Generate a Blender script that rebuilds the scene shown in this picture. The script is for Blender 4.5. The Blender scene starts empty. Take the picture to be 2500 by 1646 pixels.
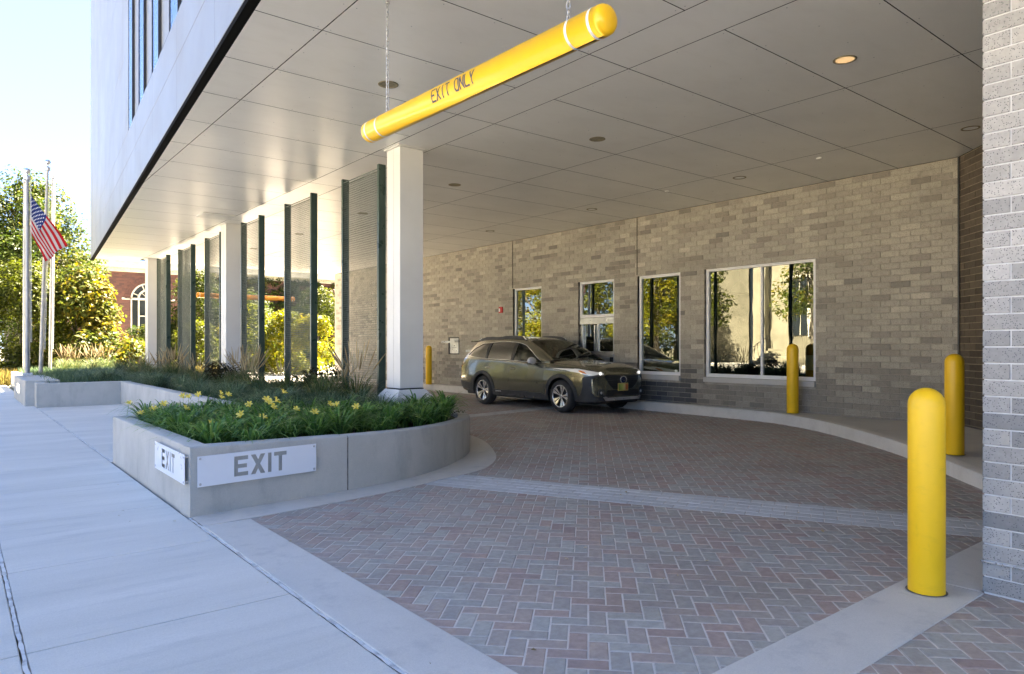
import bpy, bmesh, math, random
import numpy as np
from mathutils import Vector, Matrix
from mathutils.geometry import delaunay_2d_cdt
from mathutils.bvhtree import BVHTree

random.seed(7); rng = np.random.default_rng(7)
S = bpy.context.scene
R = math.radians
PI = math.pi

# ------------------------------------------------------------------ camera
TH = math.atan(1367 / 1702.0)                      # heading: east of the +Y axis
cam_d = bpy.data.cameras.new('camera')
cam = bpy.data.objects.new('camera', cam_d); S.collection.objects.link(cam)
cam.location = (0, 0, 1.40)
cam.rotation_euler = (R(90), 0, -TH)
cam_d.sensor_width = 36; cam_d.lens = 1702 / 2500 * 36
cam_d.shift_y = 22 / 2500
cam_d.clip_start = 0.05; cam_d.clip_end = 3000
S.camera = cam

# ------------------------------------------------------------------ light
SUN_EL, SUN_X, SUN_Y = R(52), 1.0, 0.28           # direction towards the sun
w = bpy.data.worlds.new('World'); S.world = w; w.use_nodes = True
nt = w.node_tree; nt.nodes.clear()
sky = nt.nodes.new('ShaderNodeTexSky'); sky.sky_type = 'NISHITA'; sky.sun_disc = False
sky.sun_elevation = SUN_EL
sky.sun_rotation = math.atan2(SUN_X, SUN_Y)        # measured clockwise from +Y
sky.air_density = 0.9; sky.dust_density = 0.0; sky.ozone_density = 1.0
bg = nt.nodes.new('ShaderNodeBackground'); bg.inputs['Strength'].default_value = 0.05
ow = nt.nodes.new('ShaderNodeOutputWorld')
gm = nt.nodes.new('ShaderNodeGamma'); gm.inputs[1].default_value = 0.50
hs = nt.nodes.new('ShaderNodeHueSaturation'); hs.inputs['Saturation'].default_value = 1.05
nt.links.new(sky.outputs[0], gm.inputs[0]); nt.links.new(gm.outputs[0], hs.inputs['Color']); tn = nt.nodes.new('ShaderNodeMix'); tn.data_type = 'RGBA'; tn.blend_type = 'MULTIPLY'; tn.inputs[0].default_value = 1; tn.inputs[7].default_value = (.56, .69, 1.0, 1)
nt.links.new(hs.outputs[0], tn.inputs[6]); nt.links.new(tn.outputs[2], bg.inputs[0]); nt.links.new(bg.outputs[0], ow.inputs[0])
sd = bpy.data.lights.new('sun', 'SUN'); sd.energy = 5.0; sd.angle = R(0.53); sd.color = (1.0, 0.86, 0.66)
sun = bpy.data.objects.new('sun', sd); S.collection.objects.link(sun)
hl = math.hypot(SUN_X, SUN_Y)
sv = Vector((SUN_X / hl * math.cos(SUN_EL), SUN_Y / hl * math.cos(SUN_EL), math.sin(SUN_EL)))
sun.rotation_euler = sv.to_track_quat('Z', 'Y').to_euler()
sun.location = (20, -10, 40)
S.view_settings.view_transform = 'Standard'; S.view_settings.look = 'None'
S.view_settings.exposure = 4.6; S.view_settings.gamma = 1.0
S.view_settings.use_curve_mapping = False
S.render.engine = 'CYCLES'
S.cycles.max_bounces = 8; S.cycles.diffuse_bounces = 5; S.cycles.glossy_bounces = 4
S.cycles.transparent_max_bounces = 12; S.cycles.caustics_reflective = False; S.cycles.caustics_refractive = False

# ------------------------------------------------------------------ object helpers
C = S.collection
def empty(name, label=None, cat=None, loc=(0, 0, 0), parent=None, group=None, rotz=0, kind=None):
    o = bpy.data.objects.new(name, None); C.objects.link(o); o.location = loc; o.rotation_euler = (0, 0, rotz)
    o.empty_display_size = 0.1
    if parent: o.parent = parent
    tag(o, label, cat, group, kind)
    return o
def tag(o, label=None, cat=None, group=None, kind=None):
    if label: o['label'] = label
    if cat: o['category'] = cat
    if group: o['group'] = group
    if kind: o['kind'] = kind
    return o
def link(name, me, mats, parent=None, loc=(0, 0, 0), smooth=False, kind=None, label=None, color=None):
    if mats is not None and len(me.materials) == 0:
        for m in (mats if isinstance(mats, (list, tuple)) else [mats]): me.materials.append(m)
    o = bpy.data.objects.new(name, me); C.objects.link(o); o.location = loc
    if parent: o.parent = parent
    if smooth: me.shade_smooth()
    if kind: o['kind'] = kind
    if label: o['label'] = label
    if color is not None: o.color = color
    return o
class MB:
    """collects polygons for one mesh"""
    def __init__(s): s.v = []; s.f = []; s.m = []; s.t = []
    def add(s, vs, fs, mi=0, tint=0.5):
        n = len(s.v); s.v += [tuple(p) for p in vs]
        for f in fs: s.f.append([n + i for i in f]); s.m.append(mi); s.t.append(tint)
    def box(s, x0, x1, y0, y1, z0, z1, mi=0, tint=0.5, M=None):
        vs = [(x, y, z) for z in (z0, z1) for y in (y0, y1) for x in (x0, x1)]
        if M is not None: vs = [M @ Vector(v) for v in vs]
        s.add(vs, [(0, 2, 3, 1), (4, 5, 7, 6), (0, 1, 5, 4), (2, 6, 7, 3), (0, 4, 6, 2), (1, 3, 7, 5)], mi, tint)
    def bbox(s, x0, x1, y0, y1, z0, z1, b=0.005, mi=0, M=None):
        """box with chamfered edges"""
        xs = (x0, x1); ys = (y0, y1); zs = (z0, z1)
        bm = bmesh.new(); bmesh.ops.create_cube(bm, size=1)
        for v in bm.verts:
            v.co = Vector(((x0 + x1) / 2 + v.co.x * (x1 - x0), (y0 + y1) / 2 + v.co.y * (y1 - y0), (z0 + z1) / 2 + v.co.z * (z1 - z0)))
        bmesh.ops.bevel(bm, geom=list(bm.edges), offset=b, segments=2, profile=0.5, affect='EDGES')
        s.bm(bm, mi, M)
    def bm(s, bm, mi=0, M=None):
        bm.verts.ensure_lookup_table()
        vs = [(M @ v.co) if M is not None else v.co.copy() for v in bm.verts]
        s.add(vs, [[v.index for v in f.verts] for f in bm.faces], mi); bm.free()
    def prism(s, pts, z0, z1, mi=0, tint=0.5, bottom=True):
        n = len(pts); vs = [(p[0], p[1], z0) for p in pts] + [(p[0], p[1], z1) for p in pts]
        fs = [tuple(range(n, 2 * n))] + [(i, (i + 1) % n, n + (i + 1) % n, n + i) for i in range(n)]
        if bottom: fs.append(tuple(range(n - 1, -1, -1)))
        s.add(vs, fs, mi, tint)
    def tube(s, p0, p1, r0, r1=None, n=10, mi=0, caps=True, tint=0.5):
        p0 = Vector(p0); p1 = Vector(p1); r1 = r0 if r1 is None else r1
        d = (p1 - p0); q = d.to_track_quat('Z', 'Y')
        a = [q @ Vector((math.cos(2 * PI * k / n), math.sin(2 * PI * k / n), 0)) for k in range(n)]
        vs = [p0 + r0 * k for k in a] + [p1 + r1 * k for k in a]
        fs = [(i, (i + 1) % n, n + (i + 1) % n, n + i) for i in range(n)]
        if caps: fs += [tuple(range(n - 1, -1, -1)), tuple(range(n, 2 * n))]
        s.add(vs, fs, mi, tint)
    def lathe(s, prof, n=32, mi=0, M=None, close=False):
        """prof: (r, z) from bottom up, about z"""
        vs = []; fs = []
        for r, z in prof:
            for k in range(n):
                v = Vector((r * math.cos(2 * PI * k / n), r * math.sin(2 * PI * k / n), z)); vs.append(M @ v if M is not None else v)
        m = len(prof)
        for j in range(m - 1 if not close else m):
            j2 = (j + 1) % m
            for k in range(n): fs.append((j * n + k, j * n + (k + 1) % n, j2 * n + (k + 1) % n, j2 * n + k))
        s.add(vs, fs, mi)
    def mesh(s, name, tint=False):
        me = bpy.data.meshes.new(name); me.from_pydata(s.v, [], s.f)
        if any(s.m): me.polygons.foreach_set('material_index', s.m)
        if tint:
            a = me.attributes.new('tint', 'FLOAT', 'FACE'); a.data.foreach_set('value', s.t)
        me.validate(); me.update(); return me
    def build(s, name, mats, parent=None, loc=(0, 0, 0), smooth=False, kind=None, label=None, tint=False, angle=None):
        me = s.mesh(name, tint)
        o = link(name, me, mats, parent, loc, smooth, kind, label)
        if angle: 
            me.shade_smooth(); me.set_sharp_from_angle(angle=R(angle))
        return o

# ------------------------------------------------------------------ materials
def N(nt, t, **k):
    n = nt.nodes.new(t)
    for a, b in k.items(): setattr(n, a, b)
    return n
def principled(name, col=(.5, .5, .5), rough=0.5, metal=0.0, spec=0.5, coat=0.0, alpha=1):
    m = bpy.data.materials.new(name); m.use_nodes = True
    p = m.node_tree.nodes['Principled BSDF']
    p.inputs['Base Color'].default_value = (*col, 1); p.inputs['Roughness'].default_value = rough
    p.inputs['Metallic'].default_value = metal; p.inputs['Specular IOR Level'].default_value = spec
    if coat: p.inputs['Coat Weight'].default_value = coat; p.inputs['Coat Roughness'].default_value = .04
    return m
def ramp(nt, stops):
    r = N(nt, 'ShaderNodeValToRGB'); e = r.color_ramp.elements
    while len(e) < len(stops): e.new(0.5)
    for i, (p, c) in enumerate(stops): e[i].position = p; e[i].color = (*c, 1)
    return r
def wpos(nt, scale=(1, 1, 1)):
    g = N(nt, 'ShaderNodeNewGeometry'); mp = N(nt, 'ShaderNodeMapping'); mp.inputs['Scale'].default_value = scale
    nt.links.new(g.outputs['Position'], mp.inputs['Vector']); return mp.outputs[0]
def noise(nt, vec, scale, detail=4, rough=.55, dist=0):
    n = N(nt, 'ShaderNodeTexNoise'); n.inputs['Scale'].default_value = scale; n.inputs['Detail'].default_value = detail
    n.inputs['Roughness'].default_value = rough; n.inputs['Distortion'].default_value = dist
    nt.links.new(vec, n.inputs['Vector']); return n.outputs['Fac']
def mixc(nt, fac, a, b, mode='MIX'):
    m = N(nt, 'ShaderNodeMix', data_type='RGBA', blend_type=mode)
    for s, v in ((m.inputs[0], fac), (m.inputs[6], a), (m.inputs[7], b)):
        if hasattr(v, 'is_linked') or isinstance(v, bpy.types.NodeSocket): nt.links.new(v, s)
        elif isinstance(v, (int, float)): s.default_value = v
        else: s.default_value = (*v, 1)
    return m.outputs[2]
def mrange(nt, v, a, b, c, d):
    m = N(nt, 'ShaderNodeMapRange'); nt.links.new(v, m.inputs[0])
    for i, x in enumerate((a, b, c, d)): m.inputs[i + 1].default_value = x
    return m.outputs[0]
def bump(nt, p, h, strength=.3, dist=.01):
    b = N(nt, 'ShaderNodeBump'); b.inputs['Strength'].default_value = strength; b.inputs['Distance'].default_value = dist
    nt.links.new(h, b.inputs['Height']); nt.links.new(b.outputs[0], p.inputs['Normal'])
def noisy(name, c1, c2, rough=.6, scale=(1, 1, 1), ns=3, metal=0, spec=.5, bstr=.2, bscale=60, coat=0, rv=0.1, lo=.35, hi=.65, bd=.004):
    m = principled(name, c1, rough, metal, spec, coat); nt = m.node_tree; p = nt.nodes['Principled BSDF']
    v = wpos(nt, scale); f = noise(nt, v, ns, 6)
    r = ramp(nt, [(lo, c1), (hi, c2)]); nt.links.new(f, r.inputs[0]); nt.links.new(r.outputs[0], p.inputs['Base Color'])
    if rv: nt.links.new(mrange(nt, noise(nt, v, ns * 2.3, 4), .3, .7, max(rough - rv, .02), min(rough + rv, 1)), p.inputs['Roughness'])
    if bstr: bump(nt, p, noise(nt, wpos(nt), bscale, 5), bstr, bd)
    return m
M = {}
# concrete, three finishes
def concrete(name, c1, c2, stain, streak=(1, 1, 1), sscale=1.2, broom=None, vert=False, rough=.82):
    m = principled(name, c1, rough, 0, .35); nt = m.node_tree; p = nt.nodes['Principled BSDF']
    f = noise(nt, wpos(nt, streak), sscale, 8, .62)
    r = ramp(nt, [(.30, c1), (.70, c2)]); nt.links.new(f, r.inputs[0])
    f2 = noise(nt, wpos(nt, (1, 1, .35) if vert else streak), 4.5, 6, .7)
    col = mixc(nt, mrange(nt, f2, .52, .78, 0, .55), r.outputs[0], stain)
    f3 = noise(nt, wpos(nt), 160, 2)
    col = mixc(nt, mrange(nt, f3, .3, .7, 0, .16), col, (.12, .12, .12))
    nt.links.new(col, p.inputs['Base Color'])
    h = noise(nt, wpos(nt, broom or (1, 1, 1)), 260 if broom is None else 90, 4, .6)
    bump(nt, p, h, .30 if broom else .22, .003)
    return m
M['concrete_wall'] = concrete('cast_concrete', (.42, .405, .36), (.54, .52, .465), (.28, .27, .245), vert=True, sscale=1.6)
M['sidewalk'] = concrete('sidewalk_concrete', (.56, .545, .49), (.70, .675, .61), (.42, .42, .40), streak=(.22, 1.6, 1), sscale=1.1, broom=(.06, 3, 1))
M['apron'] = concrete('apron_concrete', (.55, .525, .47), (.64, .61, .55), (.34, .34, .33), broom=(3, .06, 1))
M['apron2'] = concrete('apron_concrete_side', (.55, .525, .47), (.64, .61, .55), (.34, .34, .33), broom=(.06, 3, 1))
M['kerb'] = concrete('kerb_concrete', (.62, .59, .53), (.72, .69, .63), (.46, .43, .38), sscale=2.5)
M['raised'] = concrete('raised_walk_concrete', (.54, .52, .48), (.63, .61, .56), (.44, .42, .38))
M['caulk'] = noisy('pale_caulk', (.62, .62, .60), (.30, .29, .27), .8, ns=9, lo=.5, hi=.72)
M['dark_gap'] = noisy('dirt_filled_joint', (.10, .09, .08), (.2, .18, .15), .95, ns=20)
M['asphalt'] = noisy('asphalt', (.13, .13, .125), (.18, .175, .17), .9, ns=6, bscale=120, bstr=.5)
# per-piece tinted masonry: tint comes from the object's colour (single pieces) or from the face attribute (joined ones)
def tintval(nt):
    oi = N(nt, 'ShaderNodeObjectInfo'); sp = N(nt, 'ShaderNodeSeparateColor'); nt.links.new(oi.outputs['Color'], sp.inputs[0])
    at = N(nt, 'ShaderNodeAttribute', attribute_name='tint')
    mm = N(nt, 'ShaderNodeMath', operation='ADD'); nt.links.new(at.outputs['Fac'], mm.inputs[0]); nt.links.new(sp.outputs[0], mm.inputs[1])
    return mm.outputs[0]
def masonry(name, stops, rough=.6, speck=None, speck_scale=120, speck_amt=.8, mott=.35, spec=.5, bstr=.25, interp='LINEAR', vert=False, stain=None):
    m = principled(name, (.3, .3, .3), rough, 0, spec); nt = m.node_tree; p = nt.nodes['Principled BSDF']
    r = ramp(nt, stops); r.color_ramp.interpolation = interp; nt.links.new(tintval(nt), r.inputs[0])
    f = noise(nt, wpos(nt, (1, 1, .4) if vert else (1, 1, 1)), 22, 5, .65)
    col = mixc(nt, mrange(nt, f, .3, .75, 0, mott), r.outputs[0], (.09, .085, .08))
    if speck:
        vo = N(nt, 'ShaderNodeTexVoronoi'); vo.inputs['Scale'].default_value = speck_scale; nt.links.new(wpos(nt), vo.inputs['Vector'])
        sx = N(nt, 'ShaderNodeSeparateColor'); nt.links.new(vo.outputs['Color'], sx.inputs[0])
        on = N(nt, 'ShaderNodeMath', operation='GREATER_THAN'); nt.links.new(sx.outputs[0], on.inputs[0]); on.inputs[1].default_value = .80
        near = N(nt, 'ShaderNodeMath', operation='LESS_THAN'); nt.links.new(vo.outputs['Distance'], near.inputs[0]); near.inputs[1].default_value = .36
        mu = N(nt, 'ShaderNodeMath', operation='MULTIPLY'); nt.links.new(on.outputs[0], mu.inputs[0]); nt.links.new(near.outputs[0], mu.inputs[1])
        mu2 = N(nt, 'ShaderNodeMath', operation='MULTIPLY'); nt.links.new(mu.outputs[0], mu2.inputs[0]); mu2.inputs[1].default_value = speck_amt
        col = mixc(nt, mu2.outputs[0], col, speck)
    if stain:
        f4 = noise(nt, wpos(nt, (.7, .7, 1)), .9, 5, .6)
        col = mixc(nt, mrange(nt, f4, .50, .72, 0, .5), col, stain)
    nt.links.new(col, p.inputs['Base Color'])
    nt.links.new(mrange(nt, f, .3, .7, rough - .1, rough + .12), p.inputs['Roughness'])
    bump(nt, p, noise(nt, wpos(nt), 180, 5, .7), bstr, .003)
    return m
tan = [(0.0, (.07, .07, .072)), (.10, (.15, .14, .125)), (.22, (.26, .235, .195)), (.5, (.40, .365, .295)), (.8, (.48, .44, .355)), (1.0, (.58, .535, .435))]
M['warm_lit_brick'] = masonry('warm_lit_speckled_brick', tan, .50, (.06, .055, .05), 95, .75, .30, vert=True, stain=(.19, .175, .14))  # same brick as the pier; warm bounced light is put into its colour
M['brown_brick'] = masonry('brown_wall_brick', [(0, (.055, .04, .026)), (1, (.13, .10, .07))], .5, (.04, .035, .03), 95, .4, .3)
grey = [(0.0, (.22, .235, .26)), (.25, (.31, .325, .35)), (.5, (.42, .43, .45)), (1.0, (.60, .61, .63))]
M['grey_brick'] = masonry('grey_speckled_brick', [(p_, (c_[0] * .88, c_[1] * .83, c_[2] * .74)) for p_, c_ in grey], .7, (.06, .065, .08), 125, .85, .28, bstr=.4)
M['mortar'] = noisy('tan_mortar', (.33, .30, .245), (.42, .385, .32), .9, ns=12, bscale=200)
M['mortar_dark'] = noisy('brown_wall_mortar', (.27, .23, .165), (.36, .31, .22), .9, ns=12, bscale=200)
M['mortar_light'] = noisy('light_mortar', (.58, .575, .56), (.70, .70, .68), .9, ns=12, bscale=200)
pav = [(0.0, (.37, .275, .235)), (.22, (.43, .325, .27)), (.40, (.42, .345, .29)), (.55, (.39, .345, .30)), (.75, (.40, .38, .335)), (1.0, (.46, .44, .385))]
M['paver'] = masonry('clay_concrete_paver', pav, .62, (.30, .28, .27), 300, .35, .35, bstr=.35, stain=(.20, .155, .12))
M['paver_grey'] = masonry('blue_grey_paver', [(0, (.50, .51, .50)), (1, (.60, .61, .60))], .62, (.4, .4, .4), 300, .2, .2, bstr=.35)
M['sand'] = noisy('joint_sand', (.54, .50, .45), (.66, .61, .55), .95, ns=6, bscale=300)
M['red_brick'] = masonry('red_brick', [(0, (.050, .018, .012)), (1, (.105, .036, .022))], .8, None, mott=.3, bstr=.3)
M['red_mortar'] = noisy('red_wall_mortar', (.075, .036, .026), (.10, .055, .04), .9)
# metals, paints
def panel_mat(name, col, rough, metal, spec=.5, dust=.0):
    m = principled(name, col, rough, metal, spec); nt = m.node_tree; p = nt.nodes['Principled BSDF']
    f = noise(nt, wpos(nt), .8, 4); c2 = tuple(x * .93 for x in col)
    c = mixc(nt, mrange(nt, f, .35, .65, 0, 1), col, c2)
    if dust:
        f2 = noise(nt, wpos(nt, (1, 2.2, 1)), 2.3, 7, .7)
        c = mixc(nt, mrange(nt, f2, .50, .78, 0, dust), c, (.36, .31, .22))
    nt.links.new(c, p.inputs['Base Color'])
    nt.links.new(mrange(nt, f, .3, .7, rough - .04, rough + .05), p.inputs['Roughness'])
    return m
M['soffit'] = panel_mat('pale_metal_soffit', (.82, .81, .77), .34, .10, .6, .10)
M['facade'] = panel_mat('silver_facade_panel', (.215, .225, .23), .42, .30, .5, 0)
M['facade_blue'] = panel_mat('bluish_glass_strip', (.12, .20, .34), .25, .7, .5, 0)
M['white_paint'] = noisy('white_metal_paint', (.67, .66, .62), (.72, .71, .67), .38, ns=1.5, bstr=.05, rv=.05)
M['cream_paint'] = noisy('cream_stone_trim', (.38, .36, .29), (.48, .46, .38), .7, ns=2.5, bstr=.2)
M['frame_white'] = noisy('white_window_frame', (.82, .81, .79), (.87, .86, .84), .35, ns=4, bstr=0, rv=.05)
M['aluminium'] = noisy('brushed_aluminium', (.42, .43, .44), (.52, .53, .54), .35, metal=.85, ns=5, bstr=.05)
M['black'] = principled('black_trim', (.012, .012, .013), .45)
M['dark_reveal'] = principled('black_metal_edge', (.004, .004, .004), .9, 0, .05)
M['green_metal'] = noisy('dark_green_metal', (.032, .058, .048), (.048, .078, .064), .34, ns=3, bstr=.05, metal=.1)
M['wire'] = noisy('green_grey_wire', (.10, .12, .10), (.16, .18, .15), .5, ns=9, bstr=0, metal=.3)
M['yellow'] = noisy('yellow_plastic', (.88, .50, .006), (.92, .54, .008), .34, ns=1.2, bstr=.06, bscale=15, rv=.06, coat=.15)
M['yellow_bollard'] = noisy('yellow_bollard_sleeve', (.90, .53, .006), (.93, .57, .010), .42, ns=1.2, bstr=.06, bscale=15, rv=.06)
def scuff(m, amt, c2):
    nt = m.node_tree; p = nt.nodes['Principled BSDF']; src = p.inputs['Base Color'].links[0].from_socket
    f = noise(nt, wpos(nt, (1, 1, .22)), 26, 7, .75); a = mixc(nt, mrange(nt, f, .60, .72, 0, amt), src, c2)
    f2 = noise(nt, wpos(nt, (.5, .5, 1)), 7, 6, .7); b = mixc(nt, mrange(nt, f2, .55, .75, 0, amt * .8), a, (c2[0] * .6, c2[1] * .6, c2[2] * .6))
    nt.links.new(b, p.inputs['Base Color'])
scuff(M['yellow_bollard'], .30, (.55, .36, .03)); scuff(M['yellow'], .14, (.55, .33, .03))
M['orange'] = noisy('orange_yellow_plastic', (.62, .25, .01), (.70, .30, .015), .4, ns=2, bstr=0)
M['reflect_white'] = principled('reflective_white_tape', (.72, .72, .70), .4)
M['ink'] = principled('grey_blue_lettering', (.05, .05, .07), .45)
M['sign_white'] = noisy('white_sign_enamel', (.74, .75, .77), (.79, .80, .82), .3, ns=2, bstr=0, rv=.03)
M['steel'] = noisy('galvanised_steel', (.50, .50, .50), (.66, .66, .66), .32, metal=.9, ns=30, bstr=.1)
M['pole'] = noisy('satin_aluminium_pole', (.26, .27, .28), (.34, .35, .36), .45, metal=.5, ns=3, bstr=.05)
M['pole_white'] = noisy('weathered_white_pole', (.32, .31, .28), (.44, .43, .39), .45, metal=.2, ns=3, bstr=.05)
M['lamp_ring'] = noisy('weathered_lamp_ring', (.22, .19, .12), (.32, .27, .16), .6, metal=.2, ns=25)
M['lamp_dish'] = principled('silver_reflector', (.85, .85, .85), .3, .25)
M['red_plastic'] = principled('red_alarm_plastic', (.50, .02, .02), .35)
M['soil'] = noisy('mulch', (.035, .026, .018), (.075, .055, .035), .95, ns=18, bscale=60, bstr=.9, bd=.02)
M['ground'] = noisy('ground_earth', (.14, .13, .08), (.20, .18, .11), .95, ns=.8, bstr=.4, bscale=20)
M['interior'] = principled('dark_interior_wall', (.10, .11, .09), .8)
M['interior_dark'] = principled('black_furniture', (.015, .015, .016), .5)
M['interior_tan'] = principled('pale_green_counter', (.20, .22, .15), .6)
def glass_mat(name, refl, tint, rough=.0, wob=.0, mx=1.0):
    m = bpy.data.materials.new(name); m.use_nodes = True; nt = m.node_tree; nt.nodes.clear()
    o = N(nt, 'ShaderNodeOutputMaterial'); g = N(nt, 'ShaderNodeBsdfGlossy'); t = N(nt, 'ShaderNodeBsdfTransparent'); ms = N(nt, 'ShaderNodeMixShader')
    g.inputs['Roughness'].default_value = rough; g.inputs['Color'].default_value = (.93, .97, .90, 1); t.inputs['Color'].default_value = (*tint, 1)
    fr = N(nt, 'ShaderNodeLayerWeight'); fr.inputs['Blend'].default_value = .5; pw = N(nt, 'ShaderNodeMath', operation='POWER'); nt.links.new(fr.outputs['Facing'], pw.inputs[0]); pw.inputs[1].default_value = 4.5
    a = mrange(nt, pw.outputs[0], 0, 1, refl, mx)
    nt.links.new(a, ms.inputs[0]); nt.links.new(t.outputs[0], ms.inputs[1]); nt.links.new(g.outputs[0], ms.inputs[2]); nt.links.new(ms.outputs[0], o.inputs[0])
    if wob:
        b = N(nt, 'ShaderNodeBump'); b.inputs['Strength'].default_value = wob; b.inputs['Distance'].default_value = .02
        nt.links.new(noise(nt, wpos(nt, (1, 1, .35)), 3.0, 2), b.inputs['Height']); nt.links.new(b.outputs[0], g.inputs['Normal'])
    return m
M['glass'] = glass_mat('coated_window_glass', .27, (.30, .36, .28), wob=.02)
M['far_glass'] = glass_mat('old_window_glass', .2, (.05, .06, .07))
M['dark_glass'] = principled('dark_ribbon_glass', (.006, .008, .011), .35, 0, .12)
def leaf_mat(name, stops, trans=.35, rough=.5):
    m = bpy.data.materials.new(name); m.use_nodes = True; nt = m.node_tree; p = nt.nodes['Principled BSDF']
    at = N(nt, 'ShaderNodeAttribute', attribute_name='tint')
    r = ramp(nt, stops); nt.links.new(at.outputs['Fac'], r.inputs[0]); nt.links.new(r.outputs[0], p.inputs['Base Color'])
    p.inputs['Roughness'].default_value = rough; p.inputs['Specular IOR Level'].default_value = .12
    t = N(nt, 'ShaderNodeBsdfTranslucent'); h = N(nt, 'ShaderNodeHueSaturation'); h.inputs['Value'].default_value = 1.5; h.inputs['Saturation'].default_value = 1.1
    nt.links.new(r.outputs[0], h.inputs['Color']); nt.links.new(h.outputs[0], t.inputs[0])
    mx = N(nt, 'ShaderNodeMixShader'); mx.inputs[0].default_value = trans
    nt.links.new(p.outputs[0], mx.inputs[1]); nt.links.new(t.outputs[0], mx.inputs[2]); nt.links.new(mx.outputs[0], nt.nodes['Material Output'].inputs[0])
    return m
M['leaf_green'] = leaf_mat('green_tree_leaves', [(0, (0.017, 0.031, 0.006)), (.5, (0.037, 0.056, 0.010)), (.85, (0.071, 0.081, 0.014)), (1, (0.124, 0.099, 0.012))])
M['leaf_lime'] = leaf_mat('yellow_green_leaves', [(0, (0.025, 0.037, 0.005)), (.5, (0.056, 0.066, 0.008)), (.85, (0.086, 0.093, 0.011)), (1, (0.113, 0.106, 0.012))])
M['leaf_yellow'] = leaf_mat('yellow_autumn_leaves', [(0, (0.039, 0.053, 0.006)), (.4, (0.092, 0.105, 0.009)), (.8, (0.174, 0.163, 0.012)), (1, (0.203, 0.153, 0.010))])
M['leaf_ivy'] = leaf_mat('ivy_leaves', [(0, (0.013, 0.025, 0.006)), (.6, (0.032, 0.049, 0.010)), (1, (0.084, 0.091, 0.014))], .2)
M['leaf_lily'] = leaf_mat('daylily_leaves', [(0, (.055, .11, .028)), (.5, (.12, .24, .055)), (1, (.24, .36, .09))], .25, .42)
M['leaf_blue'] = leaf_mat('blue_green_grass', [(0, (.06, .10, .05)), (.5, (.12, .18, .095)), (1, (.21, .27, .15))], .2)
M['leaf_reed'] = leaf_mat('reed_grass_blades', [(0, (.05, .08, .03)), (.6, (.10, .14, .05)), (1, (.24, .22, .10))], .2)
M['plume'] = leaf_mat('tan_seed_plumes', [(0, (.22, .165, .085)), (.5, (.36, .29, .165)), (1, (.50, .43, .27))], .25, .8)
M['dry_grass'] = leaf_mat('dry_yellow_grass', [(0, (0.078, 0.072, 0.018)), (1, (0.228, 0.180, 0.060))], .3, .8)
M['dark_leaf'] = leaf_mat('dark_shrub_leaves', [(0, (.018, .016, .009)), (1, (.05, .045, .018))], .15)
M['petal'] = leaf_mat('yellow_lily_petals', [(0, (.70, .52, .03)), (1, (.80, .70, .22))], .3)
M['bark'] = noisy('tree_bark', (.06, .05, .035), (.11, .095, .07), .9, (1, 1, .3), 12, bscale=30, bstr=.6)
M['stone_wall'] = noisy('pale_sunlit_stone', (.12, .11, .075), (.17, .155, .11), .85, ns=1.2)

# ================================================================== SETTING
g = MB(); g.add([(-300, -200, -.035), (400, -200, -.035), (400, 500, -.035), (-300, 500, -.035)], [(0, 1, 2, 3)])
g.build('ground', M['ground'], kind='structure')
# street beyond the kerb, to the camera's left
st = MB(); st.box(-13, -2.55, -60, 120, -.12, -.03); st.build('street', M['asphalt'], kind='structure')
kb = MB(); kb.bbox(-2.55, -2.38, -60, 120, -.2, .004, .012); kb.bbox(-13.2, -13.0, -60, 120, -.2, .12, .012); kb.build('street_kerb', M['kerb'], kind='structure')
fs = MB(); fs.box(-32, -13.2, -60, 120, -.1, .1); fs.build('far_pavement', M['kerb'], kind='structure')
fs = MB(); fs.box(4.5, 30, 27.5, 38, -.2, -.012); fs.build('rear_road', M['kerb'], kind='structure')

# ---- sidewalk: every slab its own piece
side = empty('sidewalk', kind='structure')
def slab(x0, x1, y0, y1, parent=side, m='sidewalk', z1=.004, b=.006):
    q = MB(); q.bbox(x0, x1, y0, y1, -.10, z1, b); q.build('slab', M[m], parent)
ys = [-3.3, -1.9, -.47, .96, 2.40, 3.85, 5.27, 6.70, 8.12, 9.55]
for i in range(len(ys) - 1):
    big = i in (4, 8)
    slab(.262, 1.488, ys[i] + .003, ys[i + 1] - (.006 if ys[i + 1] in (3.85, 9.55) else .003))
    slab(-1.06, .238, ys[i] + .003, ys[i + 1] - (.006 if ys[i + 1] in (3.85, 9.55) else .003))
    slab(-2.36, -1.066, ys[i] + .003, ys[i + 1] - .003)
y = 9.56
while y < 45:
    y2 = y + 1.55
    slab(.262, 1.488, y, y2 - .005); slab(-1.06, .238, y, y2 - .005); slab(-2.36, -1.066, y, y2 - .005)
    y = y2
for i in range(6): slab(1.512, 3.25, 9.56 + i * 1.6, 9.56 + (i + 1) * 1.6 - .005)
# joint filler strips: pale caulk with broken edges
def wavy_strip(name, x, y0, y1, wd, mat, z, parent, amp=.004, step=.06, horiz=False):
    q = MB(); n = int((y1 - y0) / step); vs = []
    for i in range(n + 1):
        t = y0 + (y1 - y0) * i / n; a = random.uniform(-amp, amp); b = random.uniform(-amp, amp)
        if horiz: vs += [(t, x - wd / 2 + a, z), (t, x + wd / 2 + b, z)]
        else: vs += [(x - wd / 2 + a, t, z), (x + wd / 2 + b, t, z)]
    q.add(vs, [(2 * i, 2 * i + 1, 2 * i + 3, 2 * i + 2) if not horiz else (2 * i, 2 * i + 2, 2 * i + 3, 2 * i + 1) for i in range(n)])
    q.build(name, mat, parent)
wavy_strip('joint_filler', 1.500, -3.3, 6.05, .020, M['caulk'], .0035, side)
wavy_strip('joint_filler', 1.500, 9.56, 18.9, .020, M['caulk'], .0035, side)
wavy_strip('joint_filler', .250, -3.3, 45, .018, M['caulk'], .0035, side)
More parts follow.
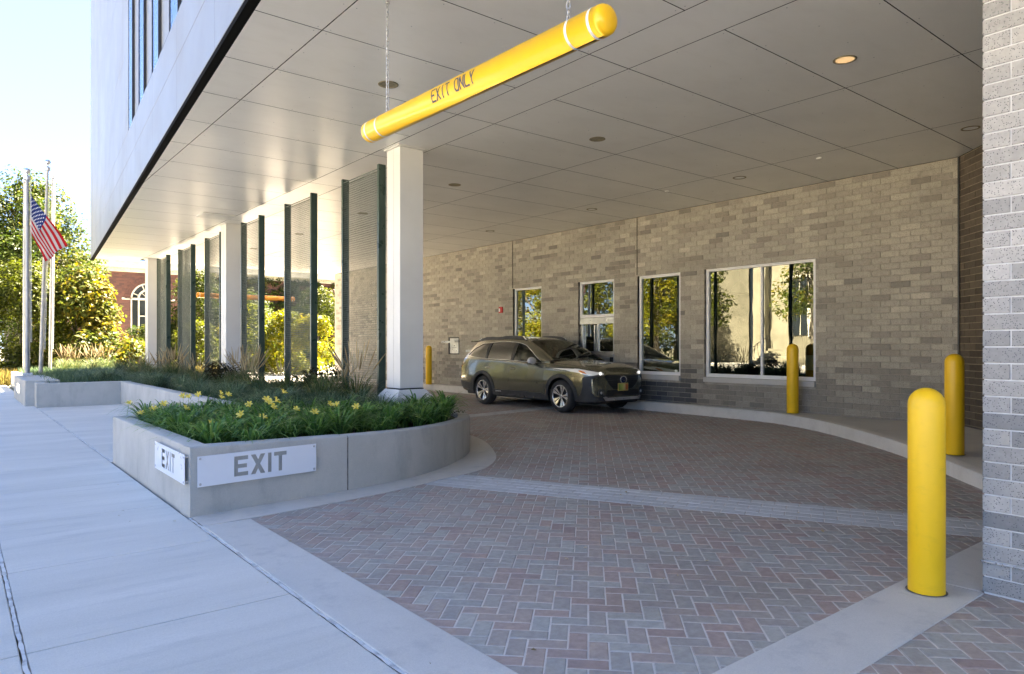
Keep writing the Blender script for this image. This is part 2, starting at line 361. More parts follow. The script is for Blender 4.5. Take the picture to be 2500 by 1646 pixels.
wavy_strip('joint_filler', 9.552, .25, 1.5, .010, M['caulk'], .0045, side, horiz=True)
wavy_strip('joint_dirt', 1.517, -3.3, 6.0, .005, M['dark_gap'], .0050, side, .004, .09)
wavy_strip('joint_dirt', 1.485, 6.08, 9.55, .006, M['dark_gap'], .0048, side, .002, .09)
wavy_strip('joint_dirt', .262, -3.3, 20, .003, M['dark_gap'], .0052, side, .002, .09)

# ---- plan curves measured from the photograph
def catmull(P, n=8, closed=False):
    P = [Vector((*p, 0)) if len(p) == 2 else Vector(p) for p in P]; out = []; m = len(P)
    for i in range(m if closed else m - 1):
        if closed: a, b, c, d = P[i - 1], P[i], P[(i + 1) % m], P[(i + 2) % m]
        else: a, b, c, d = P[max(i - 1, 0)], P[i], P[i + 1], P[min(i + 2, m - 1)]
        for k in range(n):
            t = k / n
            out.append(.5 * ((2 * b) + (c - a) * t + (2 * a - 5 * b + 4 * c - d) * t * t + (3 * b - a - 3 * c + d) * t ** 3))
    if not closed: out.append(P[-1])
    return out
# planter outer edge, from the street corner along the front face and round the nose, then back along the drive
front = catmull([(2.985, 6.25, .533), (3.78, 6.43, .515), (4.58, 6.86, .49), (5.30, 7.50, .465), (5.74, 8.25, .458), (5.90, 9.0, .458), (5.92, 9.8, .46)], 8)
outer = [Vector((1.51, 6.07, .572)), Vector((1.88, 6.115, .56)), Vector((2.25, 6.16, .555)), Vector((2.6, 6.20, .545))] + front
outer += [Vector((5.92, yy, .46)) for yy in (11, 13, 15, 17, 19, 21, 23, 25.6)]
street_face = [Vector((1.51, 9.55, .552)), Vector((1.51, 6.07, .572))]
def offset_poly(P, d):
    out = []
    for i, p in enumerate(P):
        a = P[max(i - 1, 0)]; b = P[min(i + 1, len(P) - 1)]
        t = (b - a); t.z = 0; t.normalize(); nrm = Vector((-t.y, t.x, 0)); out.append(p + nrm * d)
    return out
# ---- concrete apron round the planter and strips along the sidewalk
apron = empty('concrete_apron', kind='structure')
ao = [(1.515, 5.715), (1.862, 5.736), (2.6, 5.83), (3.3, 5.95), (3.95, 6.14), (4.673, 6.366), (5.2, 6.80), (5.60, 7.35), (6.0, 8.05), (6.28, 8.75), (6.38, 9.5), (6.38, 11)]
ao = catmull(ao, 6)
ai = offset_poly([p.copy() for p in outer[:len(outer) - 7]], .15)   # runs in under the planter wall
q = MB()
no = len(ao); vs = [(p.x, p.y, .006) for p in ao]
ai = [(1.515, 6.2)] + [(p.x, p.y) for p in ai[1:]]
idx = [round(i * (len(ai) - 1) / (no - 1)) for i in range(no)]
vs += [(ai[i][0], ai[i][1], .006) for i in idx]
q.add(vs, [(i, i + 1, no + i + 1, no + i) for i in range(no - 1)])
q.add([(p.x, p.y, .006) for p in ao] + [(p.x, p.y, -.05) for p in ao], [(i + 1, i, no + i, no + i + 1) for i in range(no - 1)])
q.build('curved_band', M['apron'], apron)
q = MB(); q.bbox(1.512, 1.88, -3.3, 5.708, -.1, .008, .006); q.build('edge_strip', M['apron2'], apron)
q = MB(); q.bbox(1.884, 4.546, 1.40, 1.782, -.1, .008, .006); q.bbox(4.552, 9.3, 1.42, 1.782, -.1, .008, .006); q.build('edge_strip', M['apron'], apron)

# ---- driveway pavers, herringbone at 45 degrees, with running-bond bands
paving = empty('driveway_paving', kind='structure')
q = MB(); q.add([(1.6, -3.3, -.0028), (13, -3.3, -.0028), (13, 60, -.0028), (1.6, 60, -.0028)], [(0, 1, 2, 3)]); q.build('sand_bed', M['sand'], paving)
D1 = Vector((math.cos(R(45)), math.sin(R(45)), 0)); D2 = Vector((math.cos(R(45)), -math.sin(R(45)), 0))
def clip(poly, n, c):
    """keep n.p >= c"""
    out = []
    for i in range(len(poly)):
        a = poly[i]; b = poly[(i + 1) % len(poly)]; da = n[0] * a[0] + n[1] * a[1] - c; db = n[0] * b[0] + n[1] * b[1] - c
        if da >= 0: out.append(a)
        if (da > 0) != (db > 0) and da != db: t = da / (da - db); out.append((a[0] + t * (b[0] - a[0]), a[1] + t * (b[1] - a[1])))
    return out
def parea(p): return .5 * abs(sum(p[i][0] * p[(i + 1) % len(p)][1] - p[(i + 1) % len(p)][0] * p[i][1] for i in range(len(p)))) if len(p) > 2 else 0
def inset(poly, d):
    n = len(poly); out = []
    ar = sum(poly[i][0] * poly[(i + 1) % n][1] - poly[(i + 1) % n][0] * poly[i][1] for i in range(n)); sg = 1 if ar > 0 else -1
    for i in range(n):
        a, b, c = poly[i - 1], poly[i], poly[(i + 1) % n]
        e1 = Vector((b[0] - a[0], b[1] - a[1])); e2 = Vector((c[0] - b[0], c[1] - b[1]))
        if e1.length < 1e-5 or e2.length < 1e-5: out.append(b); continue
        e1.normalize(); e2.normalize(); n1 = Vector((-e1.y, e1.x)) * sg; n2 = Vector((-e2.y, e2.x)) * sg
        m = (n1 + n2); 
        if m.length < 1e-4: out.append(b); continue
        m = m / max(m.dot(n1), .35); out.append((b[0] + m.x * d, b[1] + m.y * d))
    return out
def paver_geo(mb, poly, z, tint, dz=.0):
    """a chamfered block; poly is the clear outline"""
    n = len(poly); ip = inset(poly, .0045)
    vs = [(p[0], p[1], z - .03) for p in poly] + [(p[0], p[1], z - .004) for p in poly] + [(p[0], p[1], z) for p in ip]
    fs = [(i, (i + 1) % n, n + (i + 1) % n, n + i) for i in range(n)] + [(n + i, n + (i + 1) % n, 2 * n + (i + 1) % n, 2 * n + i) for i in range(n)] + [tuple(range(2 * n, 3 * n))]
    ar = sum(poly[i][0] * poly[(i + 1) % n][1] - poly[(i + 1) % n][0] * poly[i][1] for i in range(n))
    if ar < 0: fs = [tuple(reversed(f)) for f in fs]
    mb.add(vs, fs, 0, tint)
# band lines (points on the grey band's two edges)
BL = (Vector((3.777, 5.98)), Vector((5.869, 1.85))); BU = (Vector((4.40, 6.13)), Vector((6.46, 2.00)))
def hp(a, b):
    t = (b - a).normalized(); n = Vector((-t.y, t.x)); return (n.x, n.y), n.x * a.x + n.y * a.y
nL, cL = hp(*BL); nU, cU = hp(*BU)      # normals point to +x side
FD = Vector((math.sin(TH), math.cos(TH)))
def seen(p):
    d = p[0] * FD.x + p[1] * FD.y
    if d < 1.9: return False
    l = p[0] * math.cos(TH) - p[1] * math.sin(TH)
    return abs(l / d) < .80
def in_island(x, y):
    if y > 5.9 and x < 5.9 and y < 26:
        if y > 9.5: return x < 5.75
        for i in range(len(outer) - 1):
            a, b = outer[i], outer[i + 1]
            if a.x <= x <= b.x: return y > a.y + (b.y - a.y) * (x - a.x) / max(b.x - a.x, 1e-4) + .25
        return False
    return False
KERB = catmull([(6.3, .9), (7.0, 1.62), (7.85, 2.45), (9.27, 3.67), (10.25, 4.72), (11.08, 5.80), (11.62, 6.9), (11.74, 8.0), (11.77, 9.3), (11.77, 12), (11.77, 16), (11.77, 21), (11.77, 27)], 6)
def beyond_kerb(x, y):
    for i in range(len(KERB) - 1):
        a, b = KERB[i], KERB[i + 1]
        if a.y <= y <= b.y: return x > a.x + (b.x - a.x) * (y - a.y) / (b.y - a.y) + .15
    return False
pieces = []      # (distance, poly, tint, material key, full?)
def herring(wd, test, clips, zone):
    for i in range(-330, 330):
        for j in range(-170, 170):
            bx = i + 2 * j; by = -(i - 2 * j)
            for (x0, x1, y0, y1) in ((bx, bx + 2, by - 1, by), (bx + 2, bx + 3, by - 1, by + 1)):
                cx_ = (x0 + x1) / 2 * wd; cy_ = (y0 + y1) / 2 * wd
                c = D2 * cx_ + D1 * cy_
                if not test(c.x, c.y) or not seen((c.x, c.y)): continue
                g = .0022 / wd
                pl = [D2 * (a * wd) + D1 * (b * wd) for a, b in ((x0 + g, y0 + g), (x1 - g, y0 + g), (x1 - g, y1 - g), (x0 + g, y1 - g))]
                pl = [(p.x, p.y) for p in pl]; full = True
                for n, cc in clips:
                    v = [n[0] * p[0] + n[1] * p[1] - cc for p in pl]
                    if min(v) < 0: pl = clip(pl, n, cc); full = False
                    if len(pl) < 3: break
                if len(pl) < 3 or parea(pl) < .0006: continue
                t = min(max(random.gauss(.52, .24), 0), 1)
                pieces.append((math.hypot(c.x, c.y), pl, t, 'paver', full))
neg = lambda n, c: ((-n[0], -n[1]), -c)
sideL = lambda x, y: nL[0] * x + nL[1] * y - cL
sideU = lambda x, y: nU[0] * x + nU[1] * y - cU
GAP = .003
herring(.095, lambda x, y: x > 1.76 and y > 1.62 and y < 6.5 and sideL(x, y) < .12 and not in_island(x, y), [neg(nL, cL - GAP)], 0)
n1x, c1x = (0, -1), -1.405
herring(.095, lambda x, y: 1.76 < x < 4.7 and y < 1.55 and y > -1, [], 0)
# second band, crossing the lane in front of the car
b2a, b2b = Vector((6.2, 11.12)), Vector((11.8, 12.02)); n2, c2 = hp(b2a, b2b)
herring(.10, lambda x, y: sideU(x, y) > -.15 and x < 12 and not in_island(x, y) and not beyond_kerb(x, y) and n2[0] * x + n2[1] * y - c2 < .35 and y < 16,
        [(nU, cU + GAP), neg(n2, c2 - .21 - GAP)], 1)
herring(.10, lambda x, y: 5.7 < x < 12 and n2[0] * x + n2[1] * y - c2 > .05 and not beyond_kerb(x, y) and y < 27, [(n2, c2 + .21 + GAP)], 1)
# first grey band: five courses of running bond
tb = (BL[1] - BL[0]).normalized(); pb = Vector((-tb.y, tb.x))
bw = (cU - cL)
width = abs(pb.dot(BU[0] - BL[0]))
cw = width / 5
for k in range(5):
    s0 = -2.2 + (k % 2) * .1
    s = s0
    while s < 6.6:
        a = BL[0] + tb * (s + .0028) + pb * (cw * k + .0028); b = BL[0] + tb * (s + .1972) + pb * (cw * k + .0028)
        c = BL[0] + tb * (s + .1972) + pb * (cw * (k + 1) - .0028); d = BL[0] + tb * (s + .0028) + pb * (cw * (k + 1) - .0028)
        ce = (a + c) / 2
        if seen(ce) and not in_island(ce.x, ce.y): pieces.append((ce.length, [tuple(v) for v in (a, b, c, d)], random.uniform(0, 1), 'paver_grey', False))
        s += .2
t2 = (b2b - b2a).normalized(); p2 = Vector((-t2.y, t2.x))
for k in range(4):
    s = (k % 2) * .1
    while s < 5.7:
        a = b2a + t2 * (s + .003) + p2 * (-.21 + .105 * k + .003); b = a + t2 * .194; c = b + p2 * .099; d = a + p2 * .099
        pieces.append((a.length, [tuple(v) for v in (a, b, c, d)], random.uniform(0, 1), 'paver_grey', False)); s += .2
pieces.sort(key=lambda t: t[0])
rest = {'paver': MB(), 'paver_grey': MB()}
for k, (dist, pl, t, mk, full) in enumerate(pieces):
    z = .0 + random.uniform(-.0012, .0012)
    if k < 300:
        cx_ = sum(p[0] for p in pl) / len(pl); cy_ = sum(p[1] for p in pl) / len(pl)
        q = MB(); paver_geo(q, [(p[0] - cx_, p[1] - cy_) for p in pl], 0, 0)
        me = q.mesh('paver')
        link('paver', me, M[mk], paving, (cx_, cy_, z), color=(t, 0, 0, 1))
    else: paver_geo(rest[mk], pl, z, t)
for mk, q in rest.items():
    o = q.build('paver_field' if mk == 'paver' else 'grey_paver_field', M[mk], paving, kind='stuff', tint=True); o.color = (0, 0, 0, 1)

# ---- raised walk with its curved kerb
raised = empty('raised_walk', kind='structure')
def ztop(x): return .14 + .055 * min(max((x - 7.5) / 4.4, 0), 1)
q = MB(); n = len(KERB)
ko = KERB; ki = offset_poly([p.copy() for p in KERB], -.155)
prof = []
for lay in range(5):
    for i in range(n):
        o_, i_ = ko[i], ki[i]; z = ztop(o_.x)
        if lay == 0: v = (o_.x, o_.y, -.05)
        elif lay == 1: v = (o_.x * .97 + i_.x * .03, o_.y * .97 + i_.y * .03, z - .018)
        elif lay == 2: v = (o_.x * .91 + i_.x * .09, o_.y * .91 + i_.y * .09, z - .004)
        elif lay == 3: v = (o_.x * .84 + i_.x * .16, o_.y * .84 + i_.y * .16, z)
        else: v = (i_.x, i_.y, z)
        prof.append(v)
q.add(prof, [(l * n + i + 1, l * n + i, (l + 1) * n + i, (l + 1) * n + i + 1) for l in range(4) for i in range(n - 1)])
q.build('kerb', M['kerb'], raised, smooth=False, angle=35)
q = MB(); vs = []
for p in ki: vs += [(p.x + .006, p.y, ztop(p.x) - .003), (12.12, max(p.y, 3.3) if p.y < 4 else p.y, ztop(12) - .003)]
q.add(vs, [(2 * i, 2 * i + 1, 2 * i + 3, 2 * i + 2) for i in range(len(ki) - 1)])
q.build('walk_surface', M['raised'], raised)

# ================================================================== BUILDING
bld = empty('drive_through_building', 'pale metal and grey brick building standing over a covered drive-through lane', 'building')
HC = 4.29
brick_pool = []     # (apparent size, function)
def lay_bricks(P, u, nrm, s0, s1, z0, z1, holes, course, length, mk, wallobj, joint=.010, depth=.10, phase=0.0, dark=None, tintf=None, startz=None):
    """P origin (Vector), u along, nrm outward; bricks proud of mortar; holes [(s0,s1,z0,z1)]"""
    z = z0; k = 0; out = []
    while z < z1 - .02:
        ztop_ = min(z + course - joint, z1)
        zc = (z + ztop_) / 2
        iv = [(s0, s1)]
        for (a, b, c, d) in holes:
            if c - .02 < zc < d + .02:
                nv = []
                for (p, q_) in iv:
                    if b <= p or a >= q_: nv.append((p, q_)); continue
                    if a > p: nv.append((p, a))
                    if b < q_: nv.append((b, q_))
                iv = nv
        for (p, q_) in iv:
            off = phase + (length / 2 if k % 2 else 0)
            s = math.floor((p - off) / length) * length + off
            while s < q_:
                a = max(s, p); b = min(s + length - joint, q_)
                if b - a > .03: out.append((a, b, z, ztop_))
                s += length
        z += course; k += 1
    res = []
    for (a, b, c, d) in out:
        ce = P + u * ((a + b) / 2) + Vector((0, 0, (c + d) / 2))
        dep = ce.x * FD.x + ce.y * FD.y
        if dep < .6: app = 0
        else: app = (b - a) * (d - c) / dep / dep
        t = tintf(a, b, c, d) if tintf else random.random()
        res.append((app, a, b, c, d, t, P, u, nrm, depth, mk, wallobj))
    return res
def brick_geo(mb, a, b, c, d, P, u, nrm, depth, tint, ch=.003, org=None):
    o = Vector((0, 0, 0)) if org is None else org
    def pt(s, z, n_): return P + u * s + Vector((0, 0, z)) + nrm * n_ - o
    vs = [pt(a, c, -depth), pt(b, c, -depth), pt(b, d, -depth), pt(a, d, -depth), pt(a, c, -ch), pt(b, c, -ch), pt(b, d, -ch), pt(a, d, -ch),
          pt(a + ch, c + ch, 0), pt(b - ch, c + ch, 0), pt(b - ch, d - ch, 0), pt(a + ch, d - ch, 0)]
    fs = [(8, 9, 10, 11)] + [(4 + i, 4 + (i + 1) % 4, 8 + (i + 1) % 4, 8 + i) for i in range(4)] + [(i, (i + 1) % 4, 4 + (i + 1) % 4, 4 + i) for i in range(4)]
    if u.cross(Vector((0, 0, 1))).dot(nrm) < 0: fs = [tuple(reversed(f)) for f in fs]
    mb.add(vs, fs, 0, tint)
def mortar_geo(mb, P, u, nrm, s0, s1, z0, z1, holes, depth=.12, rec=.007):
    ss = sorted(set([s0, s1] + [h[i] for h in holes for i in (0, 1)])); zz = sorted(set([z0, z1] + [h[i] for h in holes for i in (2, 3)]))
    for i in range(len(ss) - 1):
        for j in range(len(zz) - 1):
            sc = (ss[i] + ss[i + 1]) / 2; zc = (zz[j] + zz[j + 1]) / 2
            if any(h[0] < sc < h[1] and h[2] < zc < h[3] for h in holes): continue
            a, b, c, d = ss[i], ss[i + 1], zz[j], zz[j + 1]
            def pt(s, z, n_): return P + u * s + Vector((0, 0, z)) + nrm * n_
            vs = [pt(a, c, -rec), pt(b, c, -rec), pt(b, d, -rec), pt(a, d, -rec), pt(a, c, -depth), pt(b, c, -depth), pt(b, d, -depth), pt(a, d, -depth)]
            fs = [(0, 1, 2, 3)]
            mb.add(vs, [(0, 1, 2, 3), (1, 5, 6, 2), (4, 0, 3, 7), (3, 2, 6, 7), (0, 4, 5, 1)], 0)
# main wall, X = 12, runs Y 4.03 .. 26.2 ; s = Y
P0 = Vector((12.0, 0, 0)); U = Vector((0, 1, 0)); NW = Vector((-1, 0, 0))
holes = [(6.30, 8.66, .77, 2.985), (9.26, 10.445, .77, 2.975), (11.154, 12.345, .98, 2.985), (13.716, 14.90, .77, 2.985), (17.50, 18.09, 1.14, 1.675), (16.2, 16.79, 1.14, 1.39)]
q = MB(); mortar_geo(q, P0, U, NW, 4.03, 26.2, 0, HC, holes)
wall = q.build('brick_wall', M['mortar'], bld)
def wall_tint(a, b, c, d):
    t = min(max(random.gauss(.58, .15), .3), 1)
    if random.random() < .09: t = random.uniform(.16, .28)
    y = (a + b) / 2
    if 8.9 < y < 13.5 and c < 1.0 - .05 * abs(y - 10.5): t = random.uniform(.0, .10) if c < .72 else random.uniform(.05, .22)  # dark reflection of the parked car painted into the low bricks
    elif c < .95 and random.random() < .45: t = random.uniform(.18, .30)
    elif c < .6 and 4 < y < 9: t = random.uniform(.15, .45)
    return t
sills = [(6.30, 8.68), (9.26, 10.46), (13.70, 14.92)]
bh = [(h[0], h[1], h[2] - (.105 if i in (0, 1, 3) else 0), h[3]) for i, h in enumerate(holes)]
bricks = lay_bricks(P0, U, NW, 4.035, 26.2, .02, HC - .004, bh, .1016, .305, 'warm_lit_brick', wall, tintf=wall_tint)
# control joints
for yj in (14.905, 10.45): 
    q = MB(); q.box(11.985, 12.003, yj - .006, yj + .006, 2.99, HC - .004); q.build('control_joint', M['dark_gap'], bld)
# end pier returning from the wall's far end
q = MB(); q.box(12.0, 13.2, 26.205, 26.32, 0, HC); q.build('end_wall', M['mortar'], bld)
# angled wall
PA = Vector((12.0, 4.03, 0)); UA = Vector((-.7071, -.7071, 0)); NA = Vector((-.7071, .7071, 0))
q = MB(); mortar_geo(q, PA, UA, NA, .012, 3.7, 0, HC, [])
wall2 = q.build('angled_brick_wall', M['mortar_dark'], bld)
bricks2 = lay_bricks(PA, UA, NA, .018, 3.7, .02, HC - .01, [], .1016, .305, 'brown_brick', wall2)
q = MB(); q.box(11.97, 11.992, 4.018, 4.04, 0, HC); q.build('corner_joint', M['black'], bld)
# right-hand pier by the camera, face X = 4.55, corner at Y = 1.41
PB = Vector((4.55, 1.41, 0)); UB = Vector((0, -1, 0)); NB = Vector((-1, 0, 0))
q = MB(); q.box(4.557, 5.2, -14, 1.403, 0, 4.6); pier = q.build('brick_pier', M['mortar_light'], bld)
bricks3 = lay_bricks(PB, UB, NB, 0, 2.6, .012, 4.6, [], .0925, .28, 'grey_brick', pier, tintf=lambda a, b, c, d: min(max(random.gauss(.55 + .10 * (c - 1.2), .22), 0), 1), joint=.0085)
PB2 = Vector((4.5505, 1.41, 0))
bricks4 = lay_bricks(Vector((4.655, 1.41, 0)), Vector((1, 0, 0)), Vector((0, 1, 0)), 0, .54, .012, 4.6, [], .0925, .28, 'grey_brick', pier, joint=.0085)
q = MB(); q.bbox(4.537, 5.2, -3, 1.418, .182, .192, .002); q.build('flashing_strip', M['steel'], bld)
allb = bricks3 + bricks + bricks2 + bricks4
vis = lambda b: abs(((b[6] + b[7] * ((b[1] + b[2]) / 2)).x * math.cos(TH) - (b[6] + b[7] * ((b[1] + b[2]) / 2)).y * math.sin(TH)) / max(((b[6] + b[7] * ((b[1] + b[2]) / 2)).x * FD.x + (b[6] + b[7] * ((b[1] + b[2]) / 2)).y * FD.y), .1)) < .735
show = sorted([b for b in bricks3 + bricks if b[0] > 0 and vis(b)], key=lambda b: -b[0])[:300]
ids = set(id(b) for b in show); cache = {}
for b in show:
    app, a, bb, c, d, t, P, u, nrm, dep, mk, wo = b
    ce = P + u * ((a + bb) / 2) + Vector((0, 0, (c + d) / 2))
    key = (round(bb - a, 3), round(d - c, 3), mk)
    if key not in cache:
        q = MB(); l, h_ = key[0] / 2, key[1] / 2; brick_geo(q, -l, l, -h_, h_, Vector((0, 0, 0)), u, nrm, dep, 0); cache[key] = q.mesh('brick')
    link('brick', cache[key], M[mk], wo, ce, color=(t, 0, 0, 1))
rs = {}
for b in allb:
    if id(b) in ids: continue
    app, a, bb, c, d, t, P, u, nrm, dep, mk, wo = b
    if wo.name not in rs: rs[wo.name] = (MB(), wo, mk)
    brick_geo(rs[wo.name][0], a, bb, c, d, P, u, nrm, dep, t, ch=.002)
for q, wo, mk in rs.values():
    o = q.build('bricks', M[mk], wo, kind='stuff', tint=True); o.color = (0, 0, 0, 1)

# ---- windows in the main wall (frame at X 12.07)
def window(y0, y1, z0, z1, mull=(), fw=.07, sill=True, m='frame_white', low=None):
    f = MB(); X0, X1 = 12.055, 12.12
    f.bbox(X0, X1, y0 + .002, y0 + fw, z0, z1, .004); f.bbox(X0, X1, y1 - fw, y1 - .002, z0, z1, .004)
    f.bbox(X0 + .001, X1, y0 + fw, y1 - fw, z0, z0 + fw, .004); f.bbox(X0 + .001, X1, y0 + fw, y1 - fw, z1 - fw, z1, .004)
    for mm in mull: f.bbox(X0 + .002, X1, mm - .022, mm + .022, z0 + fw, z1 - fw, .004)
    fr = f.build('window', M[m], bld)
    edges = [y0 + fw] + [mm for mm in mull] + [y1 - fw]
    for i in range(len(edges) - 1):
        gq = MB(); gq.add([(12.09, edges[i], z0 + fw), (12.09, edges[i + 1], z0 + fw), (12.09, edges[i + 1], z1 - fw), (12.09, edges[i], z1 - fw)], [(0, 3, 2, 1)]); gq.build('pane', M['glass'], fr)
    if sill:
        sq = MB(); sq.bbox(11.955, 12.075, y0 - .0, y1 + .0, z0 - .10, z0 - .004, .006)
        sq.build('sill', M['raised'], fr)
    return fr
window(6.30, 8.655, .77, 2.985, mull=(7.40,))
window(9.26, 10.44, .77, 2.975)
window(13.716, 14.895, .77, 2.985)
window(11.158, 12.34, 2.09, 2.983, sill=False)
# teller hatch below the middle window
t = window(11.158, 12.34, 1.20, 2.085, mull=(11.74,), fw=.075, sill=False, m='aluminium')
f = MB(); f.bbox(12.035, 12.10, 11.162, 12.336, 1.93, 2.083, .004); f.bbox(12.03, 12.09, 11.80, 11.84, 1.28, 1.9, .004); f.bbox(12.03, 12.09, 12.22, 12.262, 1.28, 1.9, .004)
f.bbox(11.99, 12.12, 11.16, 12.338, 1.15, 1.21, .004); f.build('sliding_sash', M['aluminium'], t)
f = MB(); f.bbox(12.03, 12.12, 11.16, 12.338, .985, 1.145, .003); f.build('drawer_surround', M['raised'], t)
f = MB(); f.bbox(11.985, 12.04, 11.32, 11.78, 1.02, 1.13, .006); f.build('deal_drawer', M['aluminium'], t)
f = MB(); f.bbox(12.0, 12.035, 11.20, 11.29, 1.01, 1.14, .004); f.build('speaker_panel', M['black'], t)
# interior room behind
q = MB()
q.add([(12.125, 5.2, 0.2), (12.125, 16, .2), (16.5, 16, .2), (16.5, 5.2, .2), (12.125, 5.2, 3.6), (12.125, 16, 3.6), (16.5, 16, 3.6), (16.5, 5.2, 3.6)],
      [(0, 1, 2, 3), (4, 7, 6, 5), (3, 2, 6, 7), (0, 3, 7, 4), (1, 5, 6, 2)])
q.box(12.6, 16.5, 9.0, 9.1, .2, 3.6)
q.build('interior_room', M['interior'], bld)
q = MB(); q.box(12.5, 13.2, 9.3, 12.6, .2, 1.0); q.box(12.5, 13.3, 9.25, 12.7, 1.0, 1.04); q.build('counter', M['interior_tan'], bld)
k = empty('computer_monitor', 'black computer monitor on the counter seen through the narrow window', 'monitor', (12.85, 9.75, 1.04))
q = MB(); q.bbox(-.02, .02, -.16, .16, .10, .62, .008); q.build('screen', M['interior_dark'], k)
q = MB(); q.bbox(-.09, .09, -.11, .11, 0, .02, .004); q.box(.0, .03, -.03, .03, .02, .2); q.build('stand', M['interior_dark'], k)
def chair(x, y, rz, lab, cloth=None):
    c = empty('office_chair', lab, 'chair', (x, y, .20), rotz=rz)
    q = MB(); q.bbox(-.25, .25, -.25, .25, .42, .50, .03); q.build('seat', M['interior_dark'], c)
    q = MB(); q.bbox(-.22, -.16, -.23, .23, .55, 1.0, .03); q.build('backrest', M['interior_dark'], c)
    q = MB(); q.tube((0, 0, .08), (0, 0, .43), .03); q.build('stem', M['steel'], c)
    q = MB()
    for a in range(5): q.tube((0, 0, .1), (.27 * math.cos(a * 1.256), .27 * math.sin(a * 1.256), .04), .02)
    q.build('base', M['interior_dark'], c)
    if cloth: q = MB(); q.bbox(-.245, -.135, -.20, .20, .72, 1.02, .03); q.build('cloth', M['frame_white'], c)
chair(13.1, 7.0, R(180), 'black office chair with a white cloth over its back behind the wide window', True)
chair(13.3, 7.9, R(150), 'black office chair without a cloth inside the wide window')
q = MB(); q.box(13.9, 14.6, 6.2, 8.6, .2, .95); k = q.build('desk', M['interior_tan']); tag(k, 'pale desk standing inside the room behind the wide window', 'desk')
k = empty('pendant_lamp', 'dark cone pendant lamp hanging inside the top left of the wide window', 'lamp', (13.4, 8.75, 2.55))
q = MB(); q.lathe([(.24, 0), (.10, .18), (.04, .26), (.0, .27)], 20); q.build('shade', M['interior_dark'], k)
q = MB(); q.tube((0, 0, .25), (0, 0, 1.04), .01); q.build('cable', M['interior_dark'], k)

# ---- soffit panels
ceil_mb = MB(); rivets = []
FA = Vector((1.930, 5.916)); FB = Vector((3.607, 26.722)); FU = (FB - FA).normalized(); FN = Vector((-FU.y, FU.x))      # facade line; FN outward
ceil_mb.prism([(FA.x - FU.x * 19.9 + .095, -14), (12.4, -14), (12.4, 26.55), (FB.x + .08, 26.55)], HC + .035, HC + .08)
soffit = ceil_mb.build('soffit', M['dark_reveal'], bld)
YB0 = 3.75 - 1.1555 * 8
fn = ((-FN.x, -FN.y), -(FN.x * FA.x + FN.y * FA.y) + .085)
def panel(x0, x1, y0, y1, nm='soffit_panel'):
    g_ = .0023
    pl = [(x0 + g_, y0 + g_), (x1 - g_, y0 + g_), (x1 - g_, y1 - g_), (x0 + g_, y1 - g_)]
    pl = clip(pl, fn[0], fn[1])
    if x1 > 9: pl = clip(pl, (-.7071, .7071), (12.0 * -.7071 + 4.03 * .7071) + .01) if len(pl) > 2 else pl
    if len(pl) < 3 or parea(pl) < .003: return
    ip = inset(pl, .003); n = len(pl)
    q = MB(); vs = [(p[0], p[1], HC + .03) for p in pl] + [(p[0], p[1], HC + .003) for p in pl] + [(p[0], p[1], HC) for p in ip]
    q.add(vs, [tuple(reversed(range(2 * n, 3 * n)))])
    q.add(vs, [(i, n + i, n + (i + 1) % n, (i + 1) % n) for i in range(n)] + [(n + i, 2 * n + i, 2 * n + (i + 1) % n, n + (i + 1) % n) for i in range(n)], 1)
    q.build(nm, [M['soffit'], M['dark_reveal']], soffit)
    if y0 < 14 and x1 - x0 > 1:
        for xx in np.arange(x0 + .06, x1, (x1 - x0 - .12) / 4 - 1e-4):
            for yy in (y0 + .05, (y0 + y1) / 2, y1 - .05):
                if fn[0][0] * xx + fn[0][1] * yy > fn[1] + .04 and not (xx > 9 and -.7071 * xx + .7071 * yy < 12.0 * -.7071 + 4.03 * .7071 + .05): rivets.append((xx, yy))
j = 0; y = YB0; ylines = [YB0 + 1.1555 * i for i in range(40) if YB0 + 1.1555 * i < 26.4] + [26.53]
xl = [(0.4, 2.64), (2.64, 4.92), (5.50, 7.80), (7.80, 10.15), (10.15, 11.985)]
for i in range(len(ylines) - 1):
    for (a, b) in xl: panel(a, b, ylines[i], ylines[i + 1])
for i in range(1, len(ylines) - 2, 2): panel(4.92, 5.50, ylines[i], ylines[min(i + 2, len(ylines) - 1)])
panel(4.92, 5.50, -5.5, ylines[1])
q = MB()
for xx, yy in rivets: q.add([(xx + r_ * math.cos(a), yy + r_ * math.sin(a), z) for r_, z in ((.007, HC - .0005), (.004, HC - .0035)) for a in [R(60 * k) for k in range(6)]], [(i, 6 + i, 6 + (i + 1) % 6, (i + 1) % 6) for i in range(6)] + [tuple(range(11, 5, -1))])
q.build('rivets', M['aluminium'], soffit, kind='stuff')
